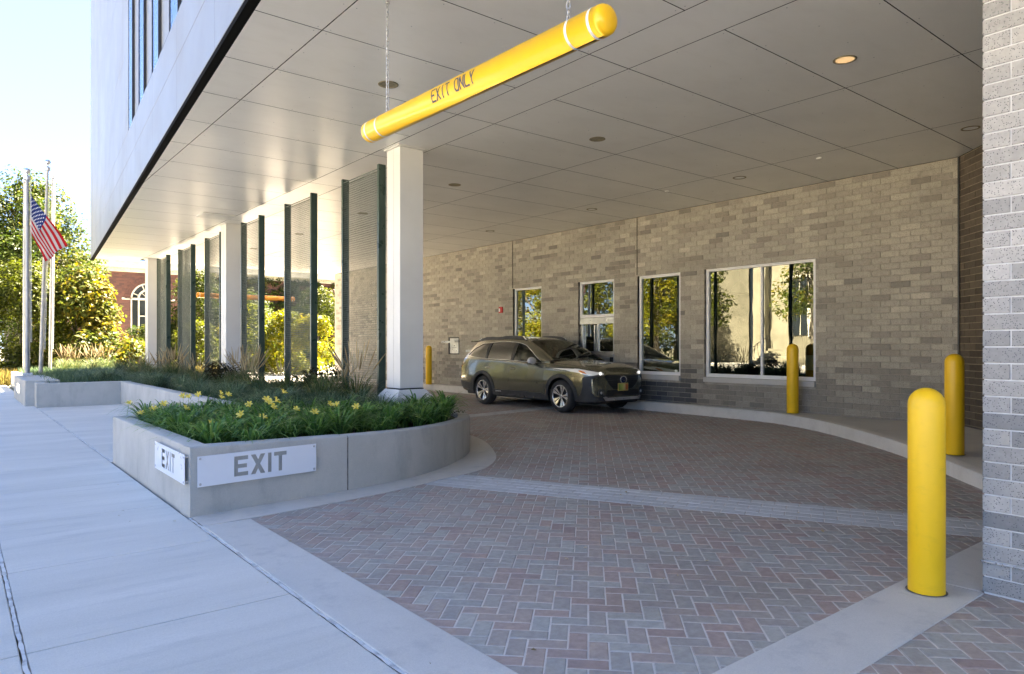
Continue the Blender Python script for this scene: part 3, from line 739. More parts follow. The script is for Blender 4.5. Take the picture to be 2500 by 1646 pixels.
# recessed downlights: (x, y, lit/dusty)
def downlight(x, y, kind):
    d = MB(); d.lathe([(.112, HC - .002), (.112, HC - .006), (.090, HC - .008), (.088, HC - .001)], 28)
    ring = d.build('downlight', M['lamp_ring'], bld, smooth=True)
    d = MB(); d.lathe([(.089, HC - .002), (.0, HC - .0015)], 28); 
    m = {'dust': M['lamp_ring'], 'lit': M['lamp_warm'], 'dish': M['lamp_dish']}[kind]
    o = d.build('lens', m, ring, smooth=True); ring.location = (x, y, 0)
m = principled('warm_dusty_lens', (.75, .55, .30), .25, .4); m.node_tree.nodes['Principled BSDF'].inputs['Emission Color'].default_value = (1, .62, .28, 1)
m.node_tree.nodes['Principled BSDF'].inputs['Emission Strength'].default_value = .035; M['lamp_warm'] = m
for x, y, k in [(7.02, 3.38, 'lit'), (10.53, 3.40, 'dish'), (10.53, 6.88, 'dish'), (7.02, 6.84, 'dust'), (7.02, 10.38, 'dust'), (10.53, 10.42, 'dish'), (10.53, 13.99, 'dish'), (3.755, 6.857, 'dust'), (6.97, 17.44, 'dust'), (6.97, 13.87, 'dust'), (6.97, 20.9, 'dust')]:
    downlight(x, y, k)
for x, y in ((10.38, 8.307), (10.38, 5.39)):
    d = MB(); d.lathe([(.045, HC - .002), (.05, HC - .012), (.02, HC - .02), (0, HC - .022)], 16); o = d.build('sprinkler_head', M['frame_white'], bld, (x, y, 0), smooth=True)
d = MB(); d.bbox(4.22, 4.90, 15.85, 16.45, HC - .03, HC - .001, .006); d.build('light_panel', M['white_paint'], bld)

# ---- facade above
FV = Vector((FU.x, FU.y, 0)); FNV = Vector((FN.x, FN.y, 0)); F0 = Vector((FA.x, FA.y, 0))
def fbox(mb, s0, s1, z0, z1, n0, n1, mi=0, b=.004):
    Mx = Matrix(((FV.x, FNV.x, 0, F0.x), (FV.y, FNV.y, 0, F0.y), (0, 0, 1, 0), (0, 0, 0, 1)))
    if b: mb.bbox(s0, s1, n0, n1, z0, z1, b, mi, Mx)
    else: mb.box(s0, s1, n0, n1, z0, z1, mi, M=Mx)
S_END = 21.53; TOP = 13.6
q = MB(); fbox(q, -22, S_END - .02, HC + .07, TOP, -.5, -.045, b=0); fac = q.build('facade', M['facade'], bld)
q = MB(); fbox(q, -22, S_END - .01, HC + .004, HC + .056, -.085, -.002, b=0); q.build('drip_edge', M['dark_reveal'], bld)
vj = [1.357 + 2.31 * i for i in range(-10, 9)]; vj = [v for v in vj if v < S_END - .5] + [S_END]
bands = [(HC + .058, 5.046), (5.046, 5.617)]
for z0, z1 in bands:
    for i in range(len(vj) - 1):
        q = MB(); fbox(q, vj[i] + .003, vj[i + 1] - .003, z0 + .003, z1 - .003, -.044, 0); q.build('facade_panel', M['facade'], fac)
z1 = 9.2
for i in range(len(vj) - 1):      # solid field left of the ribbon windows
    a, b = max(vj[i], 9.50), vj[i + 1]
    if b - a > .1:
        for zz0, zz1 in ((5.617, 7.3), (7.3, z1)):
            q = MB(); fbox(q, a + .003, b - .003, zz0 + .003, zz1 - .003, -.044, 0); q.build('facade_panel', M['facade'], fac)
for i in range(len(vj) - 1):
    for zz0, zz1 in ((z1, 11.4), (11.4, TOP)):
        q = MB(); fbox(q, vj[i] + .003, vj[i + 1] - .003, zz0 + .003, zz1 - .003, -.044, 0); q.build('facade_panel', M['facade'], fac)
s = 9.48; k = 0
while s > -12:
    q = MB(); fbox(q, s - .64, s, 5.62, z1, -.044, -.012); q.build('glass_strip', M['facade_blue'], fac)
    q = MB(); fbox(q, s - 1.73, s - .645, 5.62, z1, -.10, -.095, b=0); wq = q.build('window', M['dark_glass'], bld)
    f = MB(); fbox(f, s - 1.73, s - 1.69, 5.62, z1, -.095, .0); fbox(f, s - .68, s - .645, 5.62, z1, -.095, .0); fbox(f, s - 1.69, s - .68, 5.62, 5.66, -.095, -.01)
    f.build('frame', M['black'], wq)
    s -= 1.735; k += 1
# end, back and roof so that the block throws its shade
q = MB()
e0 = F0 + FV * (S_END - .03)
q.box(e0.x, 22, 26.56, 27.35, HC + .3, TOP - .02); q.box(4.6, 22, -14, 26.55, TOP - .3, TOP - .01); q.box(21.7, 22, -14, 27, 0, TOP); q.box(5.2, 22, -14.2, -14, 0, TOP)
q.box(16.6, 16.9, 3, 26.4, 0, HC + .4)
q.build('rear_walls', M['facade'], bld)

# ---- columns
def column(y):
    cx_, cy_ = 5.20, y
    q = MB(); h = .193
    q.bbox(-h, h, -h, h, .79, HC - .02, .004)
    # vertical seam on the street side
    c = q.build('column', M['white_paint'], bld, (cx_, cy_, 0))
    q = MB(); q.box(-h - .0015, -h + .01, -.010, -.004, .80, HC - .03); q.build('seam', M['raised'], c)
    q = MB(); q.box(-h - .004, h + .004, -h - .004, h + .004, .772, .786); q.build('reveal', M['black'], c)
    q = MB(); p = .30; pr = [(h + .02, .772), (p, .66), (p, .1)]
    vs = []; fs = []
    for (r_, z_) in pr: vs += [(-r_, -r_, z_), (r_, -r_, z_), (r_, r_, z_), (-r_, r_, z_)]
    fs = [(3, 2, 1, 0)][::-1] + [(l * 4 + i, l * 4 + (i + 1) % 4, (l + 1) * 4 + (i + 1) % 4, (l + 1) * 4 + i) for l in range(2) for i in range(4)]
    q.add(vs, [(0, 1, 2, 3)] + [tuple(reversed(f)) for f in fs[1:]]); q.build('plinth', M['white_paint'], c)
    q = MB(); q.box(-h - .03, h + .03, -h - .03, h + .03, HC - .018, HC - .002); q.build('cap_trim', M['white_paint'], c)
for yy in (8.99, 17.14, 25.52): column(yy)

# ================================================================== PLANTER
planter = empty('concrete_planter', 'long curved cast concrete planter island carrying the EXIT plates beside the driveway', 'planter', (0, 0, 0))
def wall_strip(mb, P, th, zb=-.02, side=1, cap=.014):
    """closed-profile wall along polyline P (Vectors, z = top height); th thickness towards side"""
    n = len(P); In = offset_poly([p.copy() for p in P], th * side); O1 = offset_poly([p.copy() for p in P], cap * side); I1 = offset_poly([p.copy() for p in P], (th - cap) * side)
    rows = []
    rows.append([(p.x, p.y, zb) for p in P]); rows.append([(p.x, p.y, p.z - cap) for p in P])
    rows.append([(p.x + (o.x - p.x) * .35, p.y + (o.y - p.y) * .35, p.z - cap * .3) for p, o in zip(P, O1)])
    rows.append([(o.x, o.y, p.z) for p, o in zip(P, O1)]); rows.append([(o.x, o.y, p.z) for p, o in zip(P, I1)])
    rows.append([(o.x, o.y, p.z - cap) for p, o in zip(P, In)]); rows.append([(o.x, o.y, zb) for p, o in zip(P, In)])
    vs = [v for r in rows for v in r]; L = len(rows)
    fs = [(l * n + i, l * n + i + 1, (l + 1) * n + i + 1, (l + 1) * n + i) for l in range(L - 1) for i in range(n - 1)]
    fs += [tuple(l * n for l in range(L)), tuple(reversed([l * n + n - 1 for l in range(L)]))]
    if side < 0: fs = [tuple(reversed(f)) for f in fs]
    mb.add(vs, fs)
def wl(name, P, th, side=1):
    q = MB(); wall_strip(q, P, th, side=side); return q.build(name, M['concrete_wall'], planter, angle=40)
V = Vector
jx = 0
front_a = [V((1.512, 6.07, .572)), V((2.0, 6.13, .557)), V((2.6, 6.2025, .543)), V((2.975, 6.248, .533))]
front_b = [p for p in outer if p.x > 2.98]
front_b = [p for i, p in enumerate(front_b)]
wl('front_wall', front_a, .20); 
fb = [V((2.992, 6.2515, .5325))] + [p for p in front_b if p.x > 3.0]
wl('curved_wall', fb, .17)
q = MB(); q.box(2.97, 2.998, 6.256, 6.36, 0, .515); q.build('wall_joint', M['dark_gap'], planter)
wl('street_wall', [V((1.5105, 9.55, .553)), V((1.5105, 6.115, .5725))], .17)
wl('return_wall', [V((3.35, 9.55, .55)), V((1.51, 9.551, .551))], .20, 1)
wl('notch_wall', [V((3.17, 19.2, .545)), V((3.17, 9.56, .55))], .20, 1)
wl('seat_wall', [V((1.49, 19.0, .55)), V((3.4, 19.0, .55))], .20, 1)
wl('street_wall', [V((1.492, 19.60, .551)), V((1.492, 19.012, .551))], .20, 1)
q = MB(); q.bbox(1.31, 2.0, 19.60, 23.2, -.02, .60, .018); q.build('flag_pier', M['concrete_wall'], planter)
wl('street_wall', [V((1.60, 30.0, .50)), V((1.60, 23.2, .50))], .2, 1)
wl('end_wall', [V((5.92, 25.6, .46)), V((5.92, 30, .46)), V((1.6, 30.0, .47))], .17, 1)
q = MB(); q.bbox(1.295, 1.315, 21.0, 21.9, .22, .46, .003); k = q.build('address_plate', M['aluminium']); tag(k, 'small grey metal plate on the street side of the pier under the nearest flagpole', 'plate')
soil = MB()
po = [(p.x, p.y) for p in outer if p.x < 5.95]
soil.prism([(1.6, 6.2)] + [(p.x - .05, p.y + .12) for p in outer[1:40] if p.y < 9] + [(5.8, 9.5), (3.2, 9.5), (1.6, 9.45)], .1, .40)
soil.prism([(3.25, 9.45), (5.85, 9.45), (5.85, 19.1), (3.25, 19.1)], .1, .40); soil.prism([(1.6, 19.1), (5.85, 19.1), (5.85, 29.9), (1.7, 29.9)], .1, .401)
soil.build('mulch_bed', M['soil'], planter)

# ---- cut-out letters and plates
def letters(txt, h, st, gap=.22, wd=.72):
    """blocky capitals as closed polygons, height h, stroke st*h; returns polys and total width"""
    s = st; w_ = wd; out = []; x = 0
    for ch in txt:
        if ch == 'E': p = [(0, 0), (w_, 0), (w_, s), (s, s), (s, .5 - s / 2), (w_ * .92, .5 - s / 2), (w_ * .92, .5 + s / 2), (s, .5 + s / 2), (s, 1 - s), (w_, 1 - s), (w_, 1), (0, 1)]; ww = w_
        elif ch == 'X':
            k = s * 1.28; c = w_ * 1.08; m = c / 2; d = k / 2 * .98
            p = [(0, 0), (k, 0), (m, .5 - .5 * (k / (c - k)) * .96), (c - k, 0), (c, 0), (m + d * .92, .5), (c, 1), (c - k, 1), (m, .5 + .5 * (k / (c - k)) * .96), (k, 1), (0, 1), (m - d * .92, .5)]; ww = c
        elif ch == 'I': p = [(0, 0), (s, 0), (s, 1), (0, 1)]; ww = s
        elif ch == 'T': c = w_ * .98; p = [(c / 2 - s / 2, 0), (c / 2 + s / 2, 0), (c / 2 + s / 2, 1 - s), (c, 1 - s), (c, 1), (0, 1), (0, 1 - s), (c / 2 - s / 2, 1 - s)]; ww = c
        out.append([((x + a) * h, b * h) for a, b in p]); x += ww + gap * .62
    return out, (x - gap * .62) * h
def plate(name, W, H, tx, tz, th, T, parent, wscale=1.0):
    """plate W x H (local x, z) with letters cut through; T transforms (x, y, z): y is outward"""
    L, tw = letters('EXIT', th, .20)
    polys = [[(0, 0), (W, 0), (W, H), (0, H)]] + [[(tx + a * wscale, tz + b) for a, b in p] for p in L]
    vs = []; es = []
    for p in polys:
        n0 = len(vs); vs += [Vector(v) for v in p]; es += [(n0 + i, n0 + (i + 1) % len(p)) for i in range(len(p))]
    v2, e2, f2, *_ = delaunay_2d_cdt(vs, es, [], 0, 1e-6)
    def inside(pt, poly):
        c = False; n = len(poly)
        for i in range(n):
            a, b = poly[i], poly[(i + 1) % n]
            if (a[1] > pt[1]) != (b[1] > pt[1]) and pt[0] < (b[0] - a[0]) * (pt[1] - a[1]) / (b[1] - a[1]) + a[0]: c = not c
        return c
    keep = []
    for f in f2:
        cx_ = sum(v2[i].x for i in f) / len(f); cy_ = sum(v2[i].y for i in f) / len(f)
        if not any(inside((cx_, cy_), p) for p in polys[1:]): keep.append(f)
    q = MB(); q.add([T @ Vector((v.x, .004, v.y)) for v in v2] + [T @ Vector((v.x, 0, v.y)) for v in v2], [tuple(reversed(f)) for f in keep] + [tuple(i + len(v2) for i in f) for f in keep])
    for p in polys:
        n = len(p); q.add([T @ Vector((a, .004, b)) for a, b in p] + [T @ Vector((a, 0, b)) for a, b in p], [(i, (i + 1) % n, n + (i + 1) % n, n + i) for i in range(n)])
    return q.build(name, M['sign_white'], parent)
def exit_sign(lab, ori, ux, W, H, tx, tz, th, wscale):
    """ori: lower-left corner on the wall face, ux: direction of reading"""
    ux = ux.normalized(); n = Vector((ux.y, -ux.x, 0))      # outward, towards the reader
    root = empty('exit_sign', lab, 'sign', ori)
    T = Matrix(((ux.x, n.x, 0, n.x * .034), (ux.y, n.y, 0, n.y * .034), (0, 0, 1, 0), (0, 0, 0, 1)))
    plate('plate', W, H, tx, tz, th, T, root, wscale)
    for a, b in ((.022, .022), (W - .022, .022), (.022, H - .022), (W - .022, H - .022)):
        q = MB(); q.tube(T @ Vector((a, -.034, b)), T @ Vector((a, .0005, b)), .008, n=12); q.tube(T @ Vector((a, .0041, b)), T @ Vector((a, .010, b)), .0105, .008, n=14); q.tube(T @ Vector((a, .0101, b)), T @ Vector((a, .0105, b)), .004, n=6)
        q.build('standoff_bolt', M['steel'], root, angle=40)
uf = Vector((2.99 - 1.51, 6.25 - 6.07, 0))
exit_sign('wide white EXIT plate on the grey front face of the planter', Vector((1.51, 6.07, .245)) + uf.normalized() * .046, uf, 1.076, .252, .305, .048, .17, 1.0)
exit_sign('narrow-looking white EXIT plate on the street side of the planter corner', Vector((1.511, 7.15, .268)), Vector((0, -1, 0)), 1.06, .246, .27, .045, .165, 1.02)

# ---- bollards
def bollard(x, y, z, r, h, lab):
    b = empty('bollard', lab, 'bollard', (x, y, z), group='yellow bollards round the drive-through')
    q = MB(); pr = [(r, .0)] + [(r, h - r * 1.0)] + [(r * math.cos(a), h - r + r * math.sin(a)) for a in [R(x_) for x_ in (12, 25, 38, 50, 62, 74, 84, 90)]]
    q.lathe([(r * .985, .0), (r, .004)] + pr[1:], 40); q.build('sleeve', M['yellow_bollard'], b, smooth=True)
    q = MB(); q.lathe([(r + .012, .0035), (r - .01, .0045)], 30); q.build('base_gap', M['dark_gap'], b)
bollard(4.315, 1.613, .008, .094, 1.155, 'large yellow bollard nearest the camera in front of the grey brick pier')
bollard(8.93, 3.045, .162, .098, 1.15, 'second yellow bollard on the raised walk near the angled brown wall')
bollard(11.76, 6.60, .196, .101, 1.245, 'yellow bollard standing in front of the wide two-pane window')
bollard(11.68, 18.72, .196, .096, 1.22, 'yellow bollard behind the parked car, left of the night deposit box')
bollard(12.2, 28.96, .0, .10, 1.40, 'distant yellow bollard at the far exit beyond the mesh screens')
bollard(5.0, 29.2, .0, .10, 1.1, 'far yellow bollard hidden among the reeds behind the furthest column') if False else None

# ---- clearance bars
def arclen_letters(txt, h, wd):
    segs = {'E': [[(0, 0), (0, 1)], [(0, 0), (1, 0)], [(0, .5), (.8, .5)], [(0, 1), (1, 1)]], 'X': [[(0, 0), (1, 1)], [(0, 1), (1, 0)]], 'I': [[(.5, 0), (.5, 1)]],
            'T': [[(.5, 0), (.5, 1)], [(0, 1), (1, 1)]], 'O': [[(.2, 0), (.8, 0), (1, .2), (1, .8), (.8, 1), (.2, 1), (0, .8), (0, .2), (.2, 0)]], 'N': [[(0, 0), (0, 1), (1, 0), (1, 1)]],
            'L': [[(0, 1), (0, 0), (1, 0)]], 'Y': [[(.5, 0), (.5, .45)], [(.5, .45), (0, 1)], [(.5, .45), (1, 1)]], 'U': [[(0, 1), (0, .2), (.2, 0), (.8, 0), (1, .2), (1, 1)]],
            'B': [[(0, 0), (0, 1), (.8, 1), (1, .8), (.8, .52), (0, .52)], [(.8, .52), (1, .25), (.8, 0), (0, 0)]], 'A': [[(0, 0), (.5, 1), (1, 0)], [(.2, .4), (.8, .4)]],
            'C': [[(1, .8), (.8, 1), (.2, 1), (0, .8), (0, .2), (.2, 0), (.8, 0), (1, .2)]], 'K': [[(0, 0), (0, 1)], [(1, 1), (0, .4)], [(.3, .6), (1, 0)]]}
    out = []; x = 0
    for ch in txt:
        if ch == ' ': x += wd * 1.3; continue
        for s_ in segs[ch]: out.append([(x + a * wd, b * h) for a, b in s_])
        x += wd * 1.42
    return out, x - wd * .42
def stroke_mesh(mb, lines, sw, fmap, step=.008):
    for ln in lines:
        for a, b in zip(ln[:-1], ln[1:]):
            a = Vector(a); b = Vector(b); d = b - a; L = d.length
            if L < 1e-6: continue
            d.normalize(); nn = Vector((-d.y, d.x)) * sw / 2; a = a - d * sw * .4; b = b + d * sw * .4
            k = max(1, int(L / step)); vs = []
            for i in range(k + 1):
                p = a.lerp(b, i / k); vs += [fmap(*(p + nn)), fmap(*(p - nn))]
            mb.add(vs, [(2 * i, 2 * i + 2, 2 * i + 3, 2 * i + 1) for i in range(k)])
def clearance_bar(lab, p0, p1, r, mat, text, zc=HC):
    root = empty('clearance_bar', lab, 'clearance bar', p0, rotz=math.atan2(p1[1] - p0[1], p1[0] - p0[0]))
    L = (Vector(p1) - Vector(p0)).length
    Mx = Matrix.Rotation(R(90), 4, 'Y')
    q = MB(); e = .05
    caps = [(0, 0), (r * .55, .004), (r * .85, .018), (r * .97, .038), (r, .06)]
    prof = caps + [(r, L - .06)] + [(a, L - b) for a, b in reversed(caps)]
    q.lathe(prof, 48, M=Mx); q.build('tube', M[mat], root, smooth=True)
    for s_ in (.10, .28, L - .28, L - .10):
        q = MB(); q.lathe([(r + .0012, s_ - .010), (r + .0012, s_ + .010)], 48, M=Mx); q.build('stripe', M['reflect_white'], root, smooth=True)
    return root, L, r
root, L, r_ = clearance_bar('yellow EXIT ONLY clearance bar hanging on chains over the driveway', (2.838, 5.55, 3.26), (2.903, 2.722, 3.26), .090, 'yellow', True)
lines, tw = arclen_letters('EXIT ONLY', .084, .042)
def fm(x, y):     # wrap on the street-facing side (local -y is the side away..., facing world -X)
    a = R(-6) + (y - .04) / r_
    rr = r_ + .0018
    # local x along bar towards the camera, local y : to the left of travel
    return (x, -rr * math.cos(a), rr * math.sin(a))
q = MB(); off = 1.14
def fm2(x, y): v = fm(x + off, y); return (v[0], v[1], v[2])
stroke_mesh(q, lines, .0125, fm2); q.build('lettering', M['ink'], root)
def chain(parent, x, z0, z1, per=.052):
    q = MB(); n = int((z1 - z0) / (per * .78)); r = .0032
    for i in range(n + 1):
        zc = z0 + i * per * .78 + per / 2; a = R(90) * (i % 2) + R(20)
        pts = []
        for k in range(10):
            t = 2 * PI * k / 10; pts.append(Vector((math.cos(t) * .0125 * math.cos(a), math.cos(t) * .0125 * math.sin(a), zc + math.sin(t) * per / 2)))
        for k in range(10): q.tube(pts[k], pts[(k + 1) % 10], r, n=5, caps=False)
    q.tube((0, 0, z1 - .02), (0, 0, z1 + .0), .018, n=10)
    o = q.build('chain', M['steel'], parent, (x, 0, 0))
chain(root, .34, r_ - .006, HC - 3.26 - .002); chain(root, L - .34, r_ - .006, HC - 3.26 - .002)
q = MB(); q.tube((0, 0, -.02), (0, 0, .012), .007, n=8)
for x in (.34, L - .34): 
    q = MB(); q.lathe([(.016, r_ - .002), (.012, r_ + .012), (0, r_ + .013)], 12); q.build('eye_bolt', M['steel'], root, (x, 0, 0))
root, L, r_ = clearance_bar('orange clearance bar across the far end of the lane beyond the screens', (6.6, 25.7, 3.17), (10.1, 25.7, 3.17), .089, 'orange', False)
chain(root, .4, r_ - .006, HC - 3.17 - .002); chain(root, L - .4, r_ - .006, HC - 3.17 - .002)

# ---- wire screens between the columns
def screen(y0, y1, lab):
    s_ = empty('mesh_screen', lab, 'screen', (5.10, y0, .30), group='green framed wire screens between the columns')
    H = 3.855; Ly = y1 - y0
    for yy, sg in ((0, 1), (Ly, -1)):
        q = MB(); d = .060                       # channel: web and two flanges facing the other post
        q.bbox(-d, d, min(yy, yy + sg * .010), max(yy, yy + sg * .010), 0, H, .002)
        for xx in (-d, d - .012): q.bbox(xx, xx + .012, min(yy + sg * .010, yy + sg * .052), max(yy + sg * .010, yy + sg * .052), 0, H, .002)
        q.bbox(-d, d, min(yy, yy + sg * .052), max(yy, yy + sg * .052), H + .0005, H + .008, .002)
        q.build('post', M['green_metal'], s_)
    for xx in (-.042, .042):
        q = MB(); n = int((H - .12) / .036)
        for i in range(n + 1):
            z = .06 + i * .036; q.tube((xx, .03, z), (xx, Ly - .03, z), .0021, n=4, caps=False)
        m_ = int((Ly - .06) / .036)
        for i in range(m_ + 1):
            y = .03 + i * (Ly - .06) / m_; q.tube((xx + .004, y, .05), (xx + .004, y, H - .06), .0021, n=4, caps=False)
        q.tube((xx, .02, H - .055), (xx, Ly - .02, H - .055), .008, n=6)
        q.build('wire_mesh', M['wire'], s_)
names = ['nearest wire screen, beside the closest white column', 'second wire screen from the closest white column', 'wire screen touching the near side of the middle white column',
         'wire screen touching the far side of the middle white column', 'fifth wire screen, between the middle and furthest columns', 'narrow looking wire screen touching the furthest white column']
for (a, b), nm in zip([(9.50, 10.80), (12.05, 13.36), (14.78, 15.98), (17.55, 18.85), (20.15, 21.55), (22.93, 24.20)], names): screen(a, b, nm)

# ---- small fittings on the wall
k = empty('fire_alarm', 'small red fire alarm strobe high on the brick wall', 'alarm', (12.0, 15.41, 2.41))
q = MB(); q.bbox(-.05, -.001, -.075, .075, -.085, .085, .012); q.build('housing', M['red_plastic'], k)
q = MB(); q.bbox(-.062, -.049, .0, .05, -.05, .04, .006); q.build('lens', M['frame_white'], k)
def deposit(y0, y1, z0, z1, lab, sh):
    k = empty('deposit_box', lab, 'deposit box', (12.0, y0, z0))
    W = y1 - y0; H = z1 - z0
    q = MB(); 
    for a in ((0, .03, 0, H), (W - .03, W, 0, H), (.03, W - .03, 0, .03), (.03, W - .03, H - .03, H)): q.bbox(-.004, .10, *a, .002)
    q.build('frame', M['black'], k)
    q = MB(); q.bbox(.02, .04, .031, W - .031, .031, H - .031, .003); q.build('door', M['aluminium'], k)
    q = MB(); q.bbox(-.17, .0, sh[0], sh[1], sh[2], sh[2] + .012, .002); q.box(-.17, -.16, sh[0], sh[1], sh[2] - .05, sh[2]); q.build('hood', M['aluminium'], k)
    q = MB(); q.box(.016, .019, W * .3, W * .7, H * .38, H * .40); q.build('slot', M['black'], k)
deposit(17.50, 18.085, 1.145, 1.67, 'pale night deposit box with a metal hood left of the car', (-.02, .72, .40))
deposit(16.21, 16.78, 1.145, 1.385, 'smaller metal hatch in the wall just above the tail of the car', (-.02, .7, .13))

# ---- flagpoles
def flagpole(x, y, z0, top, r, lab, mat='pole', lean=0, h0=0):
    f = empty('flagpole', lab, 'flagpole', (x, y, z0)); H = top - z0
    f.rotation_euler = (0, lean, -TH * 0)
    q = MB(); q.lathe([(r, 0), (r, H * .3), (r * .62, H - .18)], 20); q.build('pole', M[mat], f, smooth=True)
    q = MB(); q.lathe([(r * 1.25, H - .28), (r * 1.3, H - .19), (r * .8, H - .17), (r * .25, H - .15), (r * .25, H - .12)], 16); q.build('truck', M['steel'], f, angle=40)
    q = MB(); bmn = bmesh.new(); bmesh.ops.create_uvsphere(bmn, u_segments=20, v_segments=12, radius=.078); bmesh.ops.translate(bmn, vec=(0, 0, H - .04), verts=bmn.verts); q.bm(bmn); q.build('ball', M['steel'], f, smooth=True)
    q = MB(); q.bbox(-r * 1.9, r * 1.9, -r * 1.9, r * 1.9, -.001, .085, .01); q.build('base', M['steel'], f)
    q = MB(); q.tube((r + .012, -.03, .9), (r * .8 + .012, -.03, H - .3), .004, n=5); q.tube((r + .035, -.03, .9), (r * .8 + .03, -.03, H - .3), .004, n=5); q.build('halyard', M['frame_white'], f)
    return f
flagpole(1.56, 22.55, .60, 6.10, .062, 'nearest flagpole, carrying the flag, on the concrete pier')
flagpole(2.02, 24.6, .40, 6.86, .052, 'pale weathered flagpole just right of the flag-bearing pole, leaning right', 'pole_white', R(1.6))
flagpole(2.62, 28.6, .40, 7.45, .05, 'slim flagpole close behind the leaning pale pole', 'pole_white', R(.7))
flagpole(1.95, 29.4, .40, 7.35, .05, 'slim flagpole mostly hidden behind the flag-bearing pole', 'pole_white')
# flag
nu, nv = 78, 39
fl = MB()
rt = Vector((math.cos(TH * 0 + R(-12)), math.sin(R(-12)), 0)); px = .01096
def FP(u, v):
    x = (75 * u) + v * (-47 * u); z = -(117 * u + v * (92 * (1 - u) + 45 * u))
    wv = .055 * math.sin(u * 9 + v * 4) * min(1, u * 3) + .03 * math.sin(v * 11 - u * 5) * u
    x += 5 * math.sin(v * 6.5 + u * 2.5) * u; z += 3 * math.sin(u * 10 + v * 3) * u
    return Vector((0.07, 0, 0)) + rt * (x * px) + Vector((.0, wv, z * px))
cols = []
vs = [FP(i / nu, j / nv) for j in range(nv + 1) for i in range(nu + 1)]
for j in range(nv):
    for i in range(nu):
        st_ = j * 13 // nv; canton = (i / nu) < .40 and st_ < 7
        fl.add([], []); fl.f.append([j * (nu + 1) + i, j * (nu + 1) + i + 1, (j + 1) * (nu + 1) + i + 1, (j + 1) * (nu + 1) + i]); fl.m.append(2 if canton else (0 if st_ % 2 == 0 else 1)); fl.t.append(.5)
fl.v = [tuple(v) for v in vs]
def cloth(name, c):
    m = principled(name, c, .8, 0, .2); nt = m.node_tree; p = nt.nodes['Principled BSDF']; t = N(nt, 'ShaderNodeBsdfTranslucent'); t.inputs[0].default_value = (*c, 1)
    mx = N(nt, 'ShaderNodeMixShader'); mx.inputs[0].default_value = .35; nt.links.new(p.outputs[0], mx.inputs[1]); nt.links.new(t.outputs[0], mx.inputs[2]); nt.links.new(mx.outputs[0], nt.nodes['Material Output'].inputs[0]); return m
flag = empty('flag', 'stars and stripes flag drooping from the nearest flagpole', 'flag', (1.56, 22.55, 5.44))
fl.build('cloth', [cloth('flag_red', (.30, .008, .014)), cloth('flag_white', (.34, .34, .35)), cloth('flag_blue', (.012, .025, .12))], flag, smooth=True)
q = MB()
for rr_ in range(9):
    for cc_ in range(6 if rr_ % 2 == 0 else 5):
        u = (.40) * ((cc_ + (.5 if rr_ % 2 == 0 else 1)) / 6); v = (7 / 13) * ((rr_ + .5) / 9)
        c = FP(u, v); a = (FP(u + .01, v) - FP(u - .01, v)).normalized(); b = (FP(u, v + .01) - FP(u, v - .01)).normalized(); nn = a.cross(b).normalized()
        for sgn in (-1, 1):
            pts = [c + nn * .004 * sgn + (a * math.cos(2 * PI * k / 10) + b * math.sin(2 * PI * k / 10)) * (.024 if k % 2 == 0 else .010) for k in range(10)]
            q.add(pts, [tuple(range(10))])
q.build('star_field', principled('flag_star', (.75, .75, .75), .8), flag)

# ================================================================== CAR
car = empty('parked_car', 'olive green metallic estate car with black wheel-arch cladding stopped at the teller window', 'car', (10.875, 10.797, 0))
M['car_paint'] = principled('olive_metallic_paint', (.175, .168, .112), .26, .65, .5, 1.0)
M['cladding'] = noisy('charcoal_plastic_cladding', (.030, .031, .032), (.045, .046, .047), .55, ns=4, bscale=300, bstr=.2)
M['tyre'] = noisy('tyre_rubber', (.022, .022, .023), (.035, .034, .033), .75, ns=6, bstr=.2)
M['chrome'] = principled('bright_chrome', (.75, .75, .75), .12, 1.0)
M['rim'] = principled('machined_alloy', (.78, .78, .76), .25, .85)
M['rim_dark'] = principled('dark_wheel_paint', (.015, .015, .017), .35)
M['car_glass'] = glass_mat('car_window_glass', .045, (.14, .16, .14), mx=.7)
M['privacy_glass'] = principled('dark_privacy_glass', (.010, .011, .011), .04, 0, .6, 1.0)
M['lamp_glass'] = principled('clear_lamp_lens', (.85, .84, .80), .10, .25, .8, 1.0)
M['lamp_glass'].node_tree.nodes['Principled BSDF'].inputs['Emission Color'].default_value = (1, .97, .90, 1); M['lamp_glass'].node_tree.nodes['Principled BSDF'].inputs['Emission Strength'].default_value = .008
M['beam'] = principled('lit_projector', (.9, .9, .9), .2); M['beam'].node_tree.nodes['Principled BSDF'].inputs['Emission Color'].default_value = (1, .98, .93, 1); M['beam'].node_tree.nodes['Principled BSDF'].inputs['Emission Strength'].default_value = .05
M['mirror_cap'] = principled('satin_silver_cap', (.70, .70, .69), .25, .35, .6, 1.0)
M['amber'] = principled('amber_lens', (.75, .22, .03), .2, .1, .6, 1.0)
M['red_lens'] = principled('red_lens', (.30, .015, .012), .2, .1, .6, 1.0)
M['seat'] = principled('grey_seat_fabric', (.05, .05, .05), .8)
def tab(xs, ys): 
    xs = np.array(xs, float); ys = np.array(ys, float)
    return lambda s: float(np.interp(s, xs, ys))
sx = [-.93, -.90, -.80, -.60, -.30, 0, .4, 1, 2, 3, 3.4, 3.7, 3.88, 3.94]
Wt = tab(sx, [.40, .60, .77, .865, .905, .922, .927, .927, .927, .922, .905, .86, .76, .60])
Zb = tab(sx, [.70, .79, .885, .945, .975, 1.0, 1.03, 1.035, 1.065, 1.10, 1.12, 1.10, 1.02, .90])
Zt = tab(sx, [.73, .84, .955, 1.02, 1.06, 1.09, 1.115, .99, .99, .99, .99, 1.11, 1.04, .92])
Wb = tab(sx, [.34, .53, .68, .755, .79, .815, .84, .86, .865, .85, .82, .76, .66, .50])
